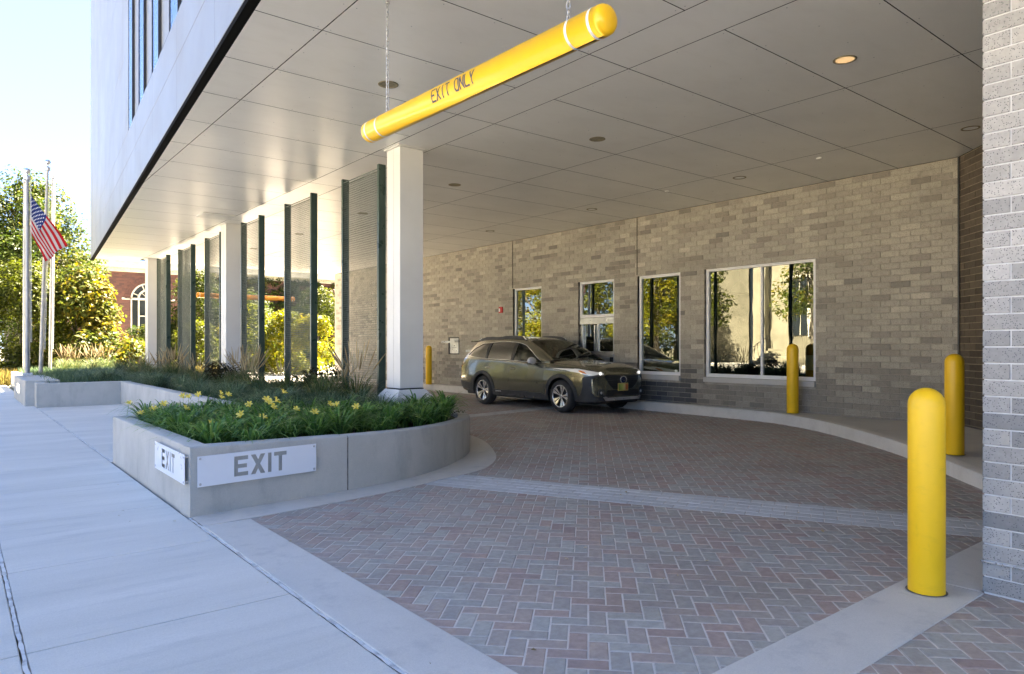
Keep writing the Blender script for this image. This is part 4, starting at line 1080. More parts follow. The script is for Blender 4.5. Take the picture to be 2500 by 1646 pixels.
Zl = tab([-.93, -.85, -.6, 3.3, 3.7, 3.94], [.275, .26, .25, .255, .33, .42])
def smooth_tab(f, k=.05): return lambda s: sum(f(s + d) * w_ for d, w_ in ((-2 * k, .1), (-k, .2), (0, .4), (k, .2), (2 * k, .1)))
Wt, Zb, Wb = smooth_tab(Wt), smooth_tab(Zb), smooth_tab(Wb)
AR = .405; AZ = .345; WB = 2.745
def zlow(s):
    z = Zl(s)
    for c in (0, WB):
        d = abs(s - c)
        if d < AR: z = max(z, AZ + math.sqrt(AR * AR - d * d))
    return z
def section(s, arch=True):
    zl = zlow(s) if arch else Zl(s); W_ = Wt(s); zb = Zb(s); wb = Wb(s); zt = Zt(s)
    P = [(W_ - .05, zl), (W_ - .012, max(.47, zl + .012)), (W_, max(.62, zl + .022)), (W_ - .006, max(.76, zl + .03)), (W_ - .018, max(min(.90, zb - .07), zl + .04)), (wb + .03, max(zb - .02, zl + .06)), (wb, max(zb, zl + .065))]
    if s < -.8: P = [(W_ * .93, zl)] + [(W_, zl + (zb - zl) * t) for t in (.2, .4, .6)] + [(W_ * .97, zl + (zb - zl) * .8), (W_ * .93, zl + (zb - zl) * .93), (wb, zb)]
    in_c = .5 < s < 3.62
    if in_c: P += [(wb - .05, zb - .015), (wb * .5, zb - .03), (0, zb - .035)]
    else: P += [(wb * .86, zb + (zt - zb) * .38), (wb * .5, zb + (zt - zb) * .85), (0, zt)]
    return P
def dense(P, n=4):
    a = np.array(P); out = []
    for i in range(len(a) - 1):
        p0 = a[max(i - 1, 0)]; p1 = a[i]; p2 = a[i + 1]; p3 = a[min(i + 2, len(a) - 1)]
        for k in range(n):
            t = k / n; out.append(p1 + (p2 - p1) * t if False else .5 * (2 * p1 + (p2 - p0) * t + (2 * p0 - 5 * p1 + 4 * p2 - p3) * t * t + (3 * p1 - p0 - 3 * p2 + p3) * t ** 3))
    out.append(a[-1]); return out
ss = sorted(set([round(v, 4) for v in list(np.linspace(-.93, -.78, 8)) + list(np.linspace(-.75, 3.65, 70)) + list(np.linspace(3.68, 3.94, 9)) + [c + AR * math.sin(a) for c in (0, WB) for a in np.linspace(-PI / 2, PI / 2, 27)] + [c + sgn * (AR + .002) for c in (0, WB) for sgn in (-1, 1)]]))
def loft(arch):
    vs = []; fs = []; rows = []
    for s in ss:
        D = dense(section(s, arch)); row = [(w_, s, z) for w_, z in D]; full = row + [(-w_, s, z) for w_, s_, z in [(a, b, c) for a, b, c in row][-2::-1]]
        rows.append(full)
    m = len(rows[0]); vs = [v for r in rows for v in r]
    fs = [(i * m + j, i * m + j + 1, (i + 1) * m + j + 1, (i + 1) * m + j) for i in range(len(rows) - 1) for j in range(m - 1)]
    fs.append(tuple(range(m - 1, -1, -1))); k = (len(rows) - 1) * m; fs.append(tuple(range(k, k + m)))
    return vs, fs
vs, fs = loft(True)
q = MB(); q.add(vs, fs); body = q.build('body', M['car_paint'], car, angle=38)
vs2, fs2 = loft(False); bvh = BVHTree.FromPolygons([Vector(v) for v in vs2], fs2)
# cabin
gx = [.38, .8, 1.25, 1.5, 2.0, 3.0, 3.3, 3.5, 3.62, 3.78]
Gzt = smooth_tab(tab(gx, [1.10, 1.335, 1.545, 1.60, 1.63, 1.60, 1.575, 1.52, 1.36, 1.11]), .04)
Gzr = smooth_tab(tab(gx, [1.085, 1.30, 1.485, 1.535, 1.56, 1.535, 1.50, 1.44, 1.29, 1.10]), .04)
Gwr = smooth_tab(tab(gx, [.80, .735, .675, .655, .645, .635, .62, .60, .62, .66]), .04)
def gside(s, t):       # t 0 belt .. 1 rail
    a = (Wb(s) + .012, Zb(s) - .012); b = (Gwr(s), Gzr(s)); bulge = .022 * math.sin(PI * t)
    return (a[0] + (b[0] - a[0]) * t + bulge, s, a[1] + (b[1] - a[1]) * t + bulge * .3)
def gtop(s, r):        # r 0 rail .. 1 centre
    w0 = Gwr(s); z0 = Gzr(s); z1 = Gzt(s); return (w0 * (1 - r), s, z0 + (z1 - z0) * math.sin(r * PI / 2) ** .8 if r > 0 else z0)
DT = smooth_tab(tab([.66, 1.0, 1.3, 1.7, 2.4, 3.0, 3.3, 3.5], [.22, .62, .80, .865, .87, .80, .58, .22]), .02)
DB = tab([.66, 3.0, 3.3, 3.5], [.06, .06, .10, .20])
gs = sorted(set([round(v, 3) for v in np.linspace(.38, 3.78, 86)] + [.66, 1.3, 3.5]))
def strip(fn, s_list, lo, hi, n, both=True, off=0.0):
    q = MB()
    for sg in ((1, -1) if both else (1,)):
        vs = []
        for s in s_list:
            a, b = lo(s), hi(s)
            for k in range(n + 1):
                v = fn(s, a + (b - a) * k / n); vs.append((sg * (v[0] + off), v[1], v[2] + off * .4))
        m = n + 1; f = [(i * m + j, i * m + j + 1, (i + 1) * m + j + 1, (i + 1) * m + j) for i in range(len(s_list) - 1) for j in range(n)]
        if sg < 0: f = [tuple(reversed(x)) for x in f]
        q.add(vs, f)
    return q
def two(q, name, mat, smooth=True):
    h = len(q.v) // 2; hf = len(q.f) // 2
    for a, fs_ in ((0, q.f[:hf]), (h, q.f[hf:])):
        p = MB(); p.add(q.v[a:a + h], [[i - a for i in f] for f in fs_]); p.build(name, mat, car, smooth=smooth)
sl = lambda a, b: [s for s in gs if a - 1e-6 <= s <= b + 1e-6]
z_ = lambda v: (lambda s: v)
cab = MB()
for q in (strip(gside, sl(.38, .66), z_(0), z_(1), 6), strip(gside, sl(.66, 3.5), z_(0), DB, 2), strip(gside, sl(.66, 3.5), DT, z_(1), 3), strip(gside, sl(3.5, 3.78), z_(0), z_(1), 6),
          strip(gtop, sl(1.30, 3.5), z_(0), z_(1), 8), strip(gtop, sl(.38, 1.30), z_(0), z_(.10), 2), strip(gtop, sl(3.5, 3.78), z_(0), z_(.14), 2)): cab.add(q.v, q.f)
cab.build('roof_and_pillars', M['car_paint'], car, angle=38)
strip(gtop, sl(.38, 1.30), z_(.10), z_(1), 8, off=-.002).build('windscreen', M['car_glass'], car, smooth=True)
strip(gtop, sl(3.5, 3.78), z_(.14), z_(1), 8, off=-.002).build('rear_window', M['privacy_glass'], car, smooth=True)
two(strip(gside, sl(.66, 1.62), DB, DT, 6, off=-.006), 'side_window', M['car_glass'])
two(strip(gside, sl(1.62, 2.66), DB, DT, 6, off=-.006), 'side_window', M['privacy_glass'])
two(strip(gside, sl(2.66, 3.5), DB, DT, 6, off=-.006), 'side_window', M['privacy_glass'])
# pillars over the glass and the bright window surround
for s0, s1 in ((1.60, 1.72), (2.62, 2.72)):
    two(strip(gside, [s0, (s0 + s1) / 2, s1], DB, DT, 6, off=.004), 'window_pillar', M['black'])
for sgx in (1, -1):
    cq = MB()
    for fn, o in ((DT, .012), (DB, -.012)):
        pts = [gside(s, fn(s) + o) for s in sl(.66, 3.5)]
        for a, b in zip(pts[:-1], pts[1:]): cq.tube((sgx * (a[0] + .004), a[1], a[2]), (sgx * (b[0] + .004), b[1], b[2]), .0085, n=6, caps=False)
    cq.build('window_surround', M['chrome'], car, smooth=True)
two(strip(gtop, sl(1.28, 3.5), z_(.0), z_(1), 6, off=-.022), 'headliner', M['seat'])
q = MB(); q.bbox(-.80, .80, .98, 3.55, .93, .985, .01); 
for a_, b_ in ((1.16, 1.46), (1.46, 2.1)): pass
q.build('cabin_floor', M['black'], car)
for sg in (1, -1): q = MB(); q.bbox(min(sg * .79, sg * .835), max(sg * .79, sg * .835), .7, 3.4, .90, 1.045, .01); q.build('door_lining', M['black'], car)
# projected details
def decal(name, poly, view, mat, off=.004, res=.03, skirt=.0, mirror=True, parent=None, label=None):
    """view 'side': poly in (s, z) cast along w; 'front': (w, z) along +s; 'top': (w, s) down"""
    ed = []; n = len(poly)
    for i in range(n):
        a = Vector(poly[i]); b = Vector(poly[(i + 1) % n]); k = max(1, int((b - a).length / res)); ed += [a.lerp(b, j / k) for j in range(k)]
    def ins(pt):
        c = False
        for i in range(n):
            a, b = poly[i], poly[(i + 1) % n]
            if (a[1] > pt[1]) != (b[1] > pt[1]) and pt[0] < (b[0] - a[0]) * (pt[1] - a[1]) / (b[1] - a[1]) + a[0]: c = not c
        return c
    x0, x1 = min(p[0] for p in poly), max(p[0] for p in poly); y0, y1 = min(p[1] for p in poly), max(p[1] for p in poly)
    extra = [Vector((x, y)) for x in np.arange(x0 + res / 2, x1, res) for y in np.arange(y0 + res / 2, y1, res) if ins((x, y)) and min((Vector((x, y)) - e).length for e in ed) > res * .5]
    m = len(ed); v2, e2, f2, *_ = delaunay_2d_cdt(ed + extra, [(i, (i + 1) % m) for i in range(m)], [], 1, 1e-6)
    pts = []; nr = []
    for v in v2:
        if view == 'side': o, d = Vector((2, v.x, v.y)), Vector((-1, 0, 0))
        elif view == 'front': o, d = Vector((v.x, -3, v.y)), Vector((0, 1, 0))
        elif view == 'rear': o, d = Vector((v.x, 6, v.y)), Vector((0, -1, 0))
        else: o, d = Vector((v.x, v.y, 3)), Vector((0, 0, -1))
        h, nn, *_ = bvh.ray_cast(o, d)
        if h is None:
            h, nn, *_ = bvh.find_nearest(o + d * (1.1 if view == 'side' else 2.1))
        if nn.dot(d) > 0: nn = -nn
        pts.append(h + nn * off); nr.append(nn)
    for sg in ((1, -1) if mirror else (1,)):
        q = MB(); P = [(sg * p.x, p.y, p.z) for p in pts]; F = [tuple(f) for f in f2]
        q.add(P, F if sg > 0 else [tuple(reversed(f)) for f in F])
        if skirt:
            cnt = {}
            for f in f2:
                for i in range(len(f)): e = (f[i], f[(i + 1) % len(f)]); cnt[tuple(sorted(e))] = cnt.get(tuple(sorted(e)), 0) + 1
            be = [e for e, c in cnt.items() if c == 1]; used = sorted(set(i for e in be for i in e)); mp = {u_: i for i, u_ in enumerate(used)}
            base = len(q.v); nu_ = len(used)
            q.v += [(sg * (pts[i] - nr[i] * skirt).x, (pts[i] - nr[i] * skirt).y, (pts[i] - nr[i] * skirt).z) for i in used]
            for (a_, b_) in be: q.f.append([base + mp[a_], base + mp[b_], b_, a_]); q.m.append(0); q.t.append(.5)
        bm = bmesh.new(); me = q.mesh(name); bm.from_mesh(me)
        if skirt: bmesh.ops.recalc_face_normals(bm, faces=bm.faces)
        bm.to_mesh(me); bm.free()
        o = link(name, me, mat, parent or car); me.shade_smooth(); me.set_sharp_from_angle(angle=R(40))
    if label: o['label'] = label
    return o
def ring(c, r0, r1, a0, a1, n=22, zc=AZ):
    A = [R(a0 + (a1 - a0) * i / n) for i in range(n + 1)]
    return [(c + r1 * math.cos(a), zc + r1 * math.sin(a)) for a in A] + [(c + r0 * math.cos(a), zc + r0 * math.sin(a)) for a in reversed(A)]
decal('arch_cladding', ring(0, .395, .475, -14, 190), 'side', M['cladding'], .014, .035, .04)
decal('arch_cladding', ring(WB, .395, .475, -10, 192), 'side', M['cladding'], .014, .035, .04)
decal('sill_cladding', [(.42, .25), (2.30, .25), (2.30, .40), (2.1, .39), (.62, .39), (.45, .34)], 'side', M['cladding'], .016, .05, .05)
decal('rear_bumper_cladding', [(3.20, .30), (3.93, .42), (3.93, .56), (3.21, .50)], 'side', M['cladding'], .012, .05, .03)
decal('rear_bumper_valance', [(-.62, .42), (.62, .42), (.62, .60), (-.62, .60)], 'rear', M['cladding'], .012, .06, .03, mirror=False)
decal('side_moulding', [(.72, .585), (1.62, .60), (1.62, .635), (.72, .62)], 'side', M['car_paint'], .014, .05, .02)
decal('side_moulding', [(1.72, .60), (2.22, .61), (2.22, .642), (1.72, .632)], 'side', M['car_paint'], .014, .05, .02)
# shut lines
for P in ([(.50, .40), (.505, .40), (.525, .98), (.52, .98)], [(1.675, .40), (1.68, .40), (1.68, 1.03), (1.675, 1.03)], [(2.30, .60), (2.305, .60), (2.68, .86), (2.72, 1.05), (2.715, 1.05), (2.675, .862)]): decal('shut_line', P, 'side', M['black'], .002, .06)
decal('bonnet_gap', [(.70, -.74), (.71, -.74), (.815, .35), (.805, .35)], 'top', M['black'], .002, .06)
for s0 in (1.50, 2.48):
    decal('door_handle_cup', [(s0 - .02, .872), (s0 + .14, .872), (s0 + .14, .912), (s0 - .02, .912)], 'side', M['black'], .002, .03)
    for sg in (1, -1):
        q = MB(); q.bbox(-.012, .016, -.10, .10, -.010, .010, .006); q.build('door_handle', M['chrome'], car, (sg * (Wt(s0) - .012), s0 + .06, .893))
decal('fuel_or_fender_vent', [(-.33, .80), (-.15, .82), (-.15, .83), (-.33, .812)], 'side', M['car_paint'], .004, .05)
# front end
grille_poly = [(-.47, .80), (.47, .80), (.52, .765), (.40, .60), (.30, .525), (-.30, .525), (-.40, .60), (-.52, .765)]
decal('grille', grille_poly, 'front', M['black'], .010, .04, .02, mirror=False)
gq = decal('grille_bar', [(-.47, .69), (.47, .69), (.47, .705), (-.47, .705)], 'front', M['cladding'], .022, .04, .02, mirror=False)
for zz in (.55, .585, .62, .655, .735, .77):
    ww = .30 + (zz - .525) * .85 if zz < .77 else .45
    decal('grille_slat', [(-ww, zz), (ww, zz), (ww, zz + .006), (-ww, zz + .006)], 'front', M['cladding'], .016, .05, .0, mirror=False)
decal('grille_trim', [(-.53, .772), (-.47, .808), (.47, .808), (.53, .772), (.50, .80), (.45, .822), (-.45, .822), (-.50, .80)], 'front', M['car_paint'], .012, .03, .01, mirror=False)
decal('lower_intake', [(-.50, .37), (.50, .37), (.46, .50), (-.46, .50)], 'front', M['black'], .006, .04, .01, mirror=False)
decal('bumper_cladding', [(.835, .775), (.85, .74), (.85, .30), (.40, .27), (.42, .37), (.52, .40), (.60, .36), (.70, .37), (.76, .46), (.76, .72), (.64, .775), (.52, .79), (.60, .82)], 'front', M['cladding'], .014, .04, .03)
decal('bumper_lip', [(-.86, .27), (-.42, .25), (-.42, .325), (-.86, .345)], 'side', M['cladding'], .012, .04, .02)
hl = decal('headlight', [(.50, .815), (.545, .80), (.66, .785), (.79, .80), (.89, .87), (.90, .93), (.80, .90), (.66, .865), (.52, .845)], 'front', M['lamp_glass'], .012, .025, .02)
decal('headlight_side', [(-.75, .86), (-.74, .80), (-.58, .835), (-.40, .905), (-.36, .935), (-.46, .93), (-.62, .91)], 'side', M['lamp_glass'], .010, .025, .02)
decal('indicator', [(-.70, .825), (-.60, .845), (-.50, .885), (-.54, .895), (-.64, .868)], 'side', M['amber'], .014, .02, .0)
decal('headlight_eyebrow', [(.44, .84), (.66, .868), (.80, .905), (.90, .935), (.90, .945), (.80, .915), (.66, .878), (.44, .85)], 'front', M['black'], .014, .03, .0)
def ball(parent, name, c, r, mat, sy=.5, n=14):
    q = MB(); b = bmesh.new(); bmesh.ops.create_uvsphere(b, u_segments=n, v_segments=n // 2 + 2, radius=r); 
    for v in b.verts: v.co.y *= sy
    q.bm(b); return q.build(name, mat, parent, c, smooth=True)
def fr_hit(w_, z): h, *_ = bvh.ray_cast(Vector((w_, -3, z)), Vector((0, 1, 0))); return h if h else Vector((w_, -.7, z))
for sg in (1, -1):
    h = fr_hit(sg * .585, .835); ball(car, 'projector_lens', h + Vector((0, -.016, 0)), .038, M['beam'])
    h = fr_hit(sg * .60, .445); q = MB(); q.lathe([(.085, .0), (.08, .03), (.05, .035), (.045, .01), (0, .01)], 24, M=Matrix.Rotation(R(90), 4, 'X')); q.build('fog_lamp_housing', M['cladding'], car, h, smooth=True)
    ball(car, 'fog_lamp', h + Vector((0, -.02, 0)), .030, M['mirror_cap'])
decal('skid_plate', [(-.50, .285), (.50, .285), (.56, .36), (.50, .37), (.46, .345), (-.46, .345), (-.50, .37), (-.56, .36)], 'front', M['aluminium'], .030, .04, .03, mirror=False)
h = fr_hit(0, .70)
q = MB(); q.lathe([(.062, 0), (.07, .006), (.078, .004), (.08, -.004)], 32, M=Matrix.Scale(1.25, 4, (1, 0, 0)) @ Matrix.Rotation(R(90), 4, 'X')); em = q.build('badge', M['chrome'], car, (0, h.y - .030, .70), smooth=True)
q = MB(); q.tube((0, .004, 0), (0, -.002, 0), .062, n=24); em2 = q.build('badge_field', principled('badge_blue', (.01, .015, .05), .2), em)
q = MB()
for (x, z, r) in ((-.045, .012, .012), (.0, .022, .008), (.03, .018, .008), (.045, -.004, .008), (.018, -.016, .008), (-.012, -.010, .008)):
    pts = [(x + (r if k % 2 == 0 else r * .35) * math.cos(PI * k / 4), -.004, z + (r if k % 2 == 0 else r * .35) * math.sin(PI * k / 4)) for k in range(8)]; q.add(pts, [tuple(range(8))])
q.build('badge_stars', M['chrome'], em)
q = MB(); q.bbox(-.155, .155, -.012, .0, -.08, .08, .004); pl_ = q.build('licence_plate', principled('plate_border', (.50, .40, .12), .4), car, (-.03, h.y - .035, .555))
pm = principled('plate_print', (.3, .45, .1), .4); nt = pm.node_tree; p = nt.nodes['Principled BSDF']
tc = N(nt, 'ShaderNodeTexCoord'); sp = N(nt, 'ShaderNodeSeparateXYZ'); nt.links.new(tc.outputs['Object'], sp.inputs[0]); r = ramp(nt, [(0, (.16, .30, .05)), (.4, (.40, .46, .10)), (.62, (.60, .52, .22)), (.85, (.55, .14, .04))]); nt.links.new(mrange(nt, sp.outputs[0], -.14, .14, 0, 1), r.inputs[0]); nt.links.new(r.outputs[0], p.inputs['Base Color'])
q = MB(); q.bbox(-.138, .138, -.0135, -.0125, -.062, .062, .0003); q.build('plate_face', pm, pl_)
# mirrors
for sg in (1, -1):
    mi = ball(car, 'door_mirror', (sg * 1.005, .80, 1.075), .12, M['mirror_cap'], .55, 20); mi.scale = (1.0, 1, .72)
    q = MB(); q.bbox(-.10, .10, -.045, .055, -.062, -.012, .015); q.build('mirror_base', M['black'], car, (sg * 1.0, .81, 1.055))
    q = MB(); q.tube((sg * .86, .84, 1.01), (sg * .95, .82, 1.03), .02, n=8); q.build('mirror_arm', M['black'], car)
# roof rails
for sg in (1, -1):
    q = MB(); pts = []
    prof_ = [(1.42, .0), (1.50, .045), (1.62, .066), (1.9, .07), (2.2, .066), (2.35, .052), (2.6, .052), (2.75, .066), (3.0, .066), (3.2, .045), (3.35, .0)]
    for a, b in zip(prof_[:-1], prof_[1:]):
        q.add([(sg * (Gwr(a[0]) - .02), a[0], Gzr(a[0]) + .01), (sg * (Gwr(b[0]) - .02), b[0], Gzr(b[0]) + .01), (sg * (Gwr(b[0]) - .035), b[0], Gzr(b[0]) + .02 + b[1]), (sg * (Gwr(a[0]) - .035), a[0], Gzr(a[0]) + .02 + a[1]),
               (sg * (Gwr(a[0]) - .075), a[0], Gzr(a[0]) + .01), (sg * (Gwr(b[0]) - .075), b[0], Gzr(b[0]) + .01), (sg * (Gwr(b[0]) - .065), b[0], Gzr(b[0]) + .02 + b[1]), (sg * (Gwr(a[0]) - .065), a[0], Gzr(a[0]) + .02 + a[1])],
              [(0, 1, 2, 3), (7, 6, 5, 4), (3, 2, 6, 7)])
    q.build('roof_rail', M['cladding'], car, angle=40)
    for (a, b) in (((1.43, .02), (1.56, .085)), ((3.34, .02), (3.22, .075))):
        q = MB(); q.tube((sg * (Gwr(a[0]) - .03), a[0], Gzr(a[0]) + a[1]), (sg * (Gwr(b[0]) - .045), b[0], Gzr(b[0]) + b[1]), .017, n=8); q.build('rail_end', M['chrome'], car, smooth=True)
q = MB(); q.bbox(-.60, .60, 3.46, 3.66, 1.50, 1.535, .014); q.build('spoiler', M['car_paint'], car)
decal('tail_light', [(3.52, .98), (3.72, 1.02), (3.86, 1.00), (3.91, .90), (3.89, .84), (3.80, .87), (3.70, .93)], 'side', M['red_lens'], .012, .03, .02)
decal('tail_light_clear', [(3.80, .905), (3.90, .90), (3.89, .845), (3.82, .865)], 'side', M['lamp_glass'], .016, .02, .0)
q = MB(); lines, tw = arclen_letters('OUTBACK', .020, .016)
def sm(x, y): return (-(Wt(1.9) + .0175), 2.18 - x * 1.3, .345 + y)
stroke_mesh(q, lines, .005, sm); q.build('sill_lettering', M['frame_white'], car)
q = MB(); lines, tw = arclen_letters('OUTBACK', .020, .016)
stroke_mesh(q, lines, .005, lambda x, y: ((Wt(1.9) + .0175), 1.95 + x * 1.3, .345 + y)); q.build('sill_lettering', M['frame_white'], car)
for k in range(3):
    for sg in (1, -1): q = MB(); q.bbox(-.03, .03, -.13, .13, -.022, .022, .01); q.build('step_pad', M['cladding'], car, (sg * .90, .95 + k * .34, .275))
# wipers
for x0, x1 in ((.10, .62), (-.52, .02)):
    q = MB(); 
    a = gtop(.46, 1 - abs(x0) / Gwr(.46)); b = gtop(.56, 1 - abs(x1) / Gwr(.56))
    q.tube((x0, .47, a[2] + .02), (x1, .56, b[2] + .015), .009, n=6); q.build('wiper', M['black'], car)
# under body and wheels
q = MB(); q.bbox(-.66, .66, -.78, 3.75, .20, .80, .04); q.bbox(-.84, .84, .45, 2.30, .215, .45, .03); q.build('underbody', M['black'], car)
def wheel(sg, s):
    w_ = empty('wheel', None, None, (sg * .80, s, .345), car)
    Mx = Matrix.Rotation(R(90) * sg, 4, 'Y')
    q = MB(); q.lathe([(.232, -.112), (.262, -.116), (.31, -.110), (.333, -.092), (.3435, -.07), (.345, 0), (.3435, .07), (.333, .092), (.31, .112), (.27, .120), (.236, .114), (.232, .10)], 56, M=Mx); 
    q.build('tyre', M['tyre'], w_, smooth=True)
    q = MB(); q.lathe([(.232, -.10), (.215, -.08), (.205, .06), (.226, .102)], 48, M=Mx); q.lathe([(.206, .02), (.06, .02), (.0, .02)], 32, M=Mx); q.build('barrel', M['rim_dark'], w_, smooth=True)
    q = MB(); q.lathe([(.221, .100), (.226, .112), (.236, .116), (.240, .108)], 48, M=Mx); q.lathe([(.0, .088), (.030, .086), (.034, .07)], 20, M=Mx); q.build('rim', M['rim'], w_, smooth=True)
    q = MB()
    for k in range(10):
        a = 2 * PI * k / 10 + .2 * (1 if k % 2 else -1) * .55
        def P(r, t, z): return Mx @ Vector((r * math.cos(a) - t * math.sin(a), r * math.sin(a) + t * math.cos(a), z))
        prf = [(.026, .010, .078), (.08, .0115, .080), (.14, .019, .088), (.19, .030, .098), (.226, .036, .104)]
        vs = []
        for r_2, t_, z in prf: vs += [P(r_2, -t_, z), P(r_2, t_, z), P(r_2, t_ * .8, z - .03), P(r_2, -t_ * .8, z - .03)]
        q.add(vs, [f for i in range(4) for f in ((4 * i, 4 * i + 1, 4 * i + 5, 4 * i + 4), (4 * i + 1, 4 * i + 2, 4 * i + 6, 4 * i + 5), (4 * i + 3, 4 * i, 4 * i + 4, 4 * i + 7))])
    q.build('spokes', M['rim'], w_)
    q = MB()
    for k in range(5): a = 2 * PI * k / 5 + .31; q.tube(Mx @ Vector((.052 * math.cos(a), .052 * math.sin(a), .06)), Mx @ Vector((.052 * math.cos(a), .052 * math.sin(a), .083)), .008, n=6)
    q.build('wheel_nut', M['rim_dark'], w_)
for sg in (1, -1):
    wheel(sg, 0); wheel(sg, WB)
# cabin interior
q = MB(); q.bbox(-.78, .78, .50, .98, .93, 1.06, .03); q.build('dashboard', M['black'], car)
for sg in (1, -1):
    for s0 in (1.72, 2.62):
        st_ = empty('seat', None, None, (sg * .37, s0, .5), car)
        q = MB(); q.bbox(-.22, .22, -.05, .10, .1, .80, .045); q.build('backrest', M['seat'], st_)
        q = MB(); q.bbox(-.12, .12, -.03, .07, .81, .98, .035); q.build('headrest', M['seat'], st_)
q = MB(); q.lathe([(.175, -.012), (.19, 0), (.175, .012), (.165, 0)], 28, M=Matrix.Translation((.37, 1.02, 1.02)) @ Matrix.Rotation(R(68), 4, 'X'), close=True); q.build('steering_wheel', M['black'], car, smooth=True)
# driver, seated on the far side (head, neck, shoulders and arms to the wheel as one skinned body)
def skin_body(name, joints, edges, radii, mat, parent, sub=2):
    me = bpy.data.meshes.new(name); me.from_pydata(joints, edges, []); me.update()
    o = bpy.data.objects.new(name, me); C.objects.link(o)
    md = o.modifiers.new('s', 'SKIN'); ms = o.modifiers.new('u', 'SUBSURF'); ms.levels = sub; ms.render_levels = sub
    for i, r in enumerate(radii): me.skin_vertices[0].data[i].radius = r if isinstance(r, tuple) else (r, r)
    me.skin_vertices[0].data[0].use_root = True
    dg = bpy.context.evaluated_depsgraph_get(); m2 = bpy.data.meshes.new_from_object(o.evaluated_get(dg)); bpy.data.objects.remove(o)
    m2.name = name; m2.shade_smooth(); return link(name, m2, mat, parent)
M['skin'] = noisy('skin', (.32, .19, .13), (.40, .25, .18), .5, ns=8, bstr=.1)
M['shirt'] = noisy('dark_shirt', (.03, .03, .035), (.05, .05, .055), .85, ns=12)
M['hair'] = noisy('dark_hair', (.012, .009, .007), (.03, .02, .015), .5, (1, 1, .2), 60)
man = empty('person', 'driver with dark hair and dark top holding the steering wheel of the olive car', 'person', (10.875 + .37, 10.797 + 1.60, .50))
J = [(0, 0, .10), (0, -.02, .35), (0, -.01, .56), (0, -.02, .66), (0, -.03, .73), (0, -.04, .82),
     (.19, -.01, .58), (.25, -.20, .40), (.17, -.47, .50), (-.19, -.01, .58), (-.25, -.20, .40), (-.17, -.47, .50)]
skin_body('torso', J[:3] + [J[6], J[7], (.20, -.40, .47), J[9], J[10], (-.20, -.40, .47)], [(0, 1), (1, 2), (2, 3), (3, 4), (4, 5), (2, 6), (6, 7), (7, 8)], [(.16, .12), (.17, .12), (.10, .09), .075, .055, .045, .075, .055, .045], M['shirt'], man)
skin_body('head', [(0, -.005, .58), (0, -.02, .68), (0, -.045, .745), (0, -.035, .82), (0, -.03, .88)], [(0, 1), (1, 2), (2, 3), (3, 4)], [.055, .052, (.068, .075), (.078, .092), (.06, .07)], M['skin'], man)
q = MB(); b = bmesh.new(); bmesh.ops.create_uvsphere(b, u_segments=18, v_segments=12, radius=1)
for v in b.verts: v.co = Vector((v.co.x * .088, v.co.y * .105 - .018, v.co.z * .10 + .845))
bmesh.ops.delete(b, geom=[v for v in b.verts if v.co.y < -.075 and v.co.z < .90 or v.co.z < .77], context='VERTS'); q.bm(b); q.build('hair', M['hair'], man, smooth=True)
q = MB(); q.tube((0, -.125, .80), (0, -.138, .785), .012, .014, n=8)
q.build('nose', M['skin'], man, smooth=True)
for sx_ in (1, -1):
    ball(man, 'eye', (sx_ * .030, -.112, .825), .010, M['frame_white'], .6, 8); ball(man, 'ear', (sx_ * .080, -.03, .815), .022, M['skin'], .6, 8)
q = MB(); q.tube((-.022, -.118, .765), (.022, -.118, .765), .006, n=6); q.build('mouth', principled('lips', (.25, .09, .08), .5), man)
for sx_ in (1, -1):      # hands curled round the rim
    hc = Vector((sx_ * .165, -.50, .515))
    skin_body('hand', [tuple(hc + Vector(p)) for p in [(sx_ * .02, .08, -.04), (sx_ * .01, .03, -.015), (0, 0, .0)] + [x for k in range(4) for x in ((-sx_ * .01, -.035, .035 - k * .020), (-sx_ * .035, -.040, .038 - k * .020), (-sx_ * .045, -.015, .036 - k * .020))] + [(-sx_ * .02, .005, .045), (-sx_ * .04, .0, .06)]],
              [(0, 1), (1, 2)] + [e for k in range(4) for e in ((2, 3 + 3 * k), (3 + 3 * k, 4 + 3 * k), (4 + 3 * k, 5 + 3 * k))] + [(1, 15), (15, 16)], [.026, .030, .030] + [.0095, .009, .008] * 4 + [.012, .010], M['skin'], man, 1)

# ================================================================== PLANTS
def leaf_mesh(name, centers, normals, size, aspect, tints, curl=.25):
    """two triangles-pairs per leaf: a folded kite; arrays (n,3)"""
    n = len(centers)
    r = rng.normal(size=(n, 3)); a = np.cross(normals, r); a /= np.linalg.norm(a, axis=1, keepdims=True) + 1e-9
    b = np.cross(normals, a)
    L = size[:, None] * .5; W = L * aspect
    p0 = centers - a * L; p2 = centers + a * L; p1 = centers + b * W + normals * L * curl; p3 = centers - b * W + normals * L * curl
    v = np.stack([p0, p1, p2, p3], 1).reshape(-1, 3)
    idx = np.arange(n) * 4
    f = np.stack([idx, idx + 1, idx + 2, idx, idx + 2, idx + 3], 1).reshape(-1, 3)
    me = bpy.data.meshes.new(name); me.vertices.add(len(v)); me.vertices.foreach_set('co', v.ravel())
    me.loops.add(len(f) * 3); me.loops.foreach_set('vertex_index', f.ravel().astype(np.int32))
    me.polygons.add(len(f)); me.polygons.foreach_set('loop_start', np.arange(len(f)) * 3)
    t = me.attributes.new('tint', 'FLOAT', 'FACE'); t.data.foreach_set('value', np.repeat(tints, 2).astype(np.float32))
    me.update(); return me
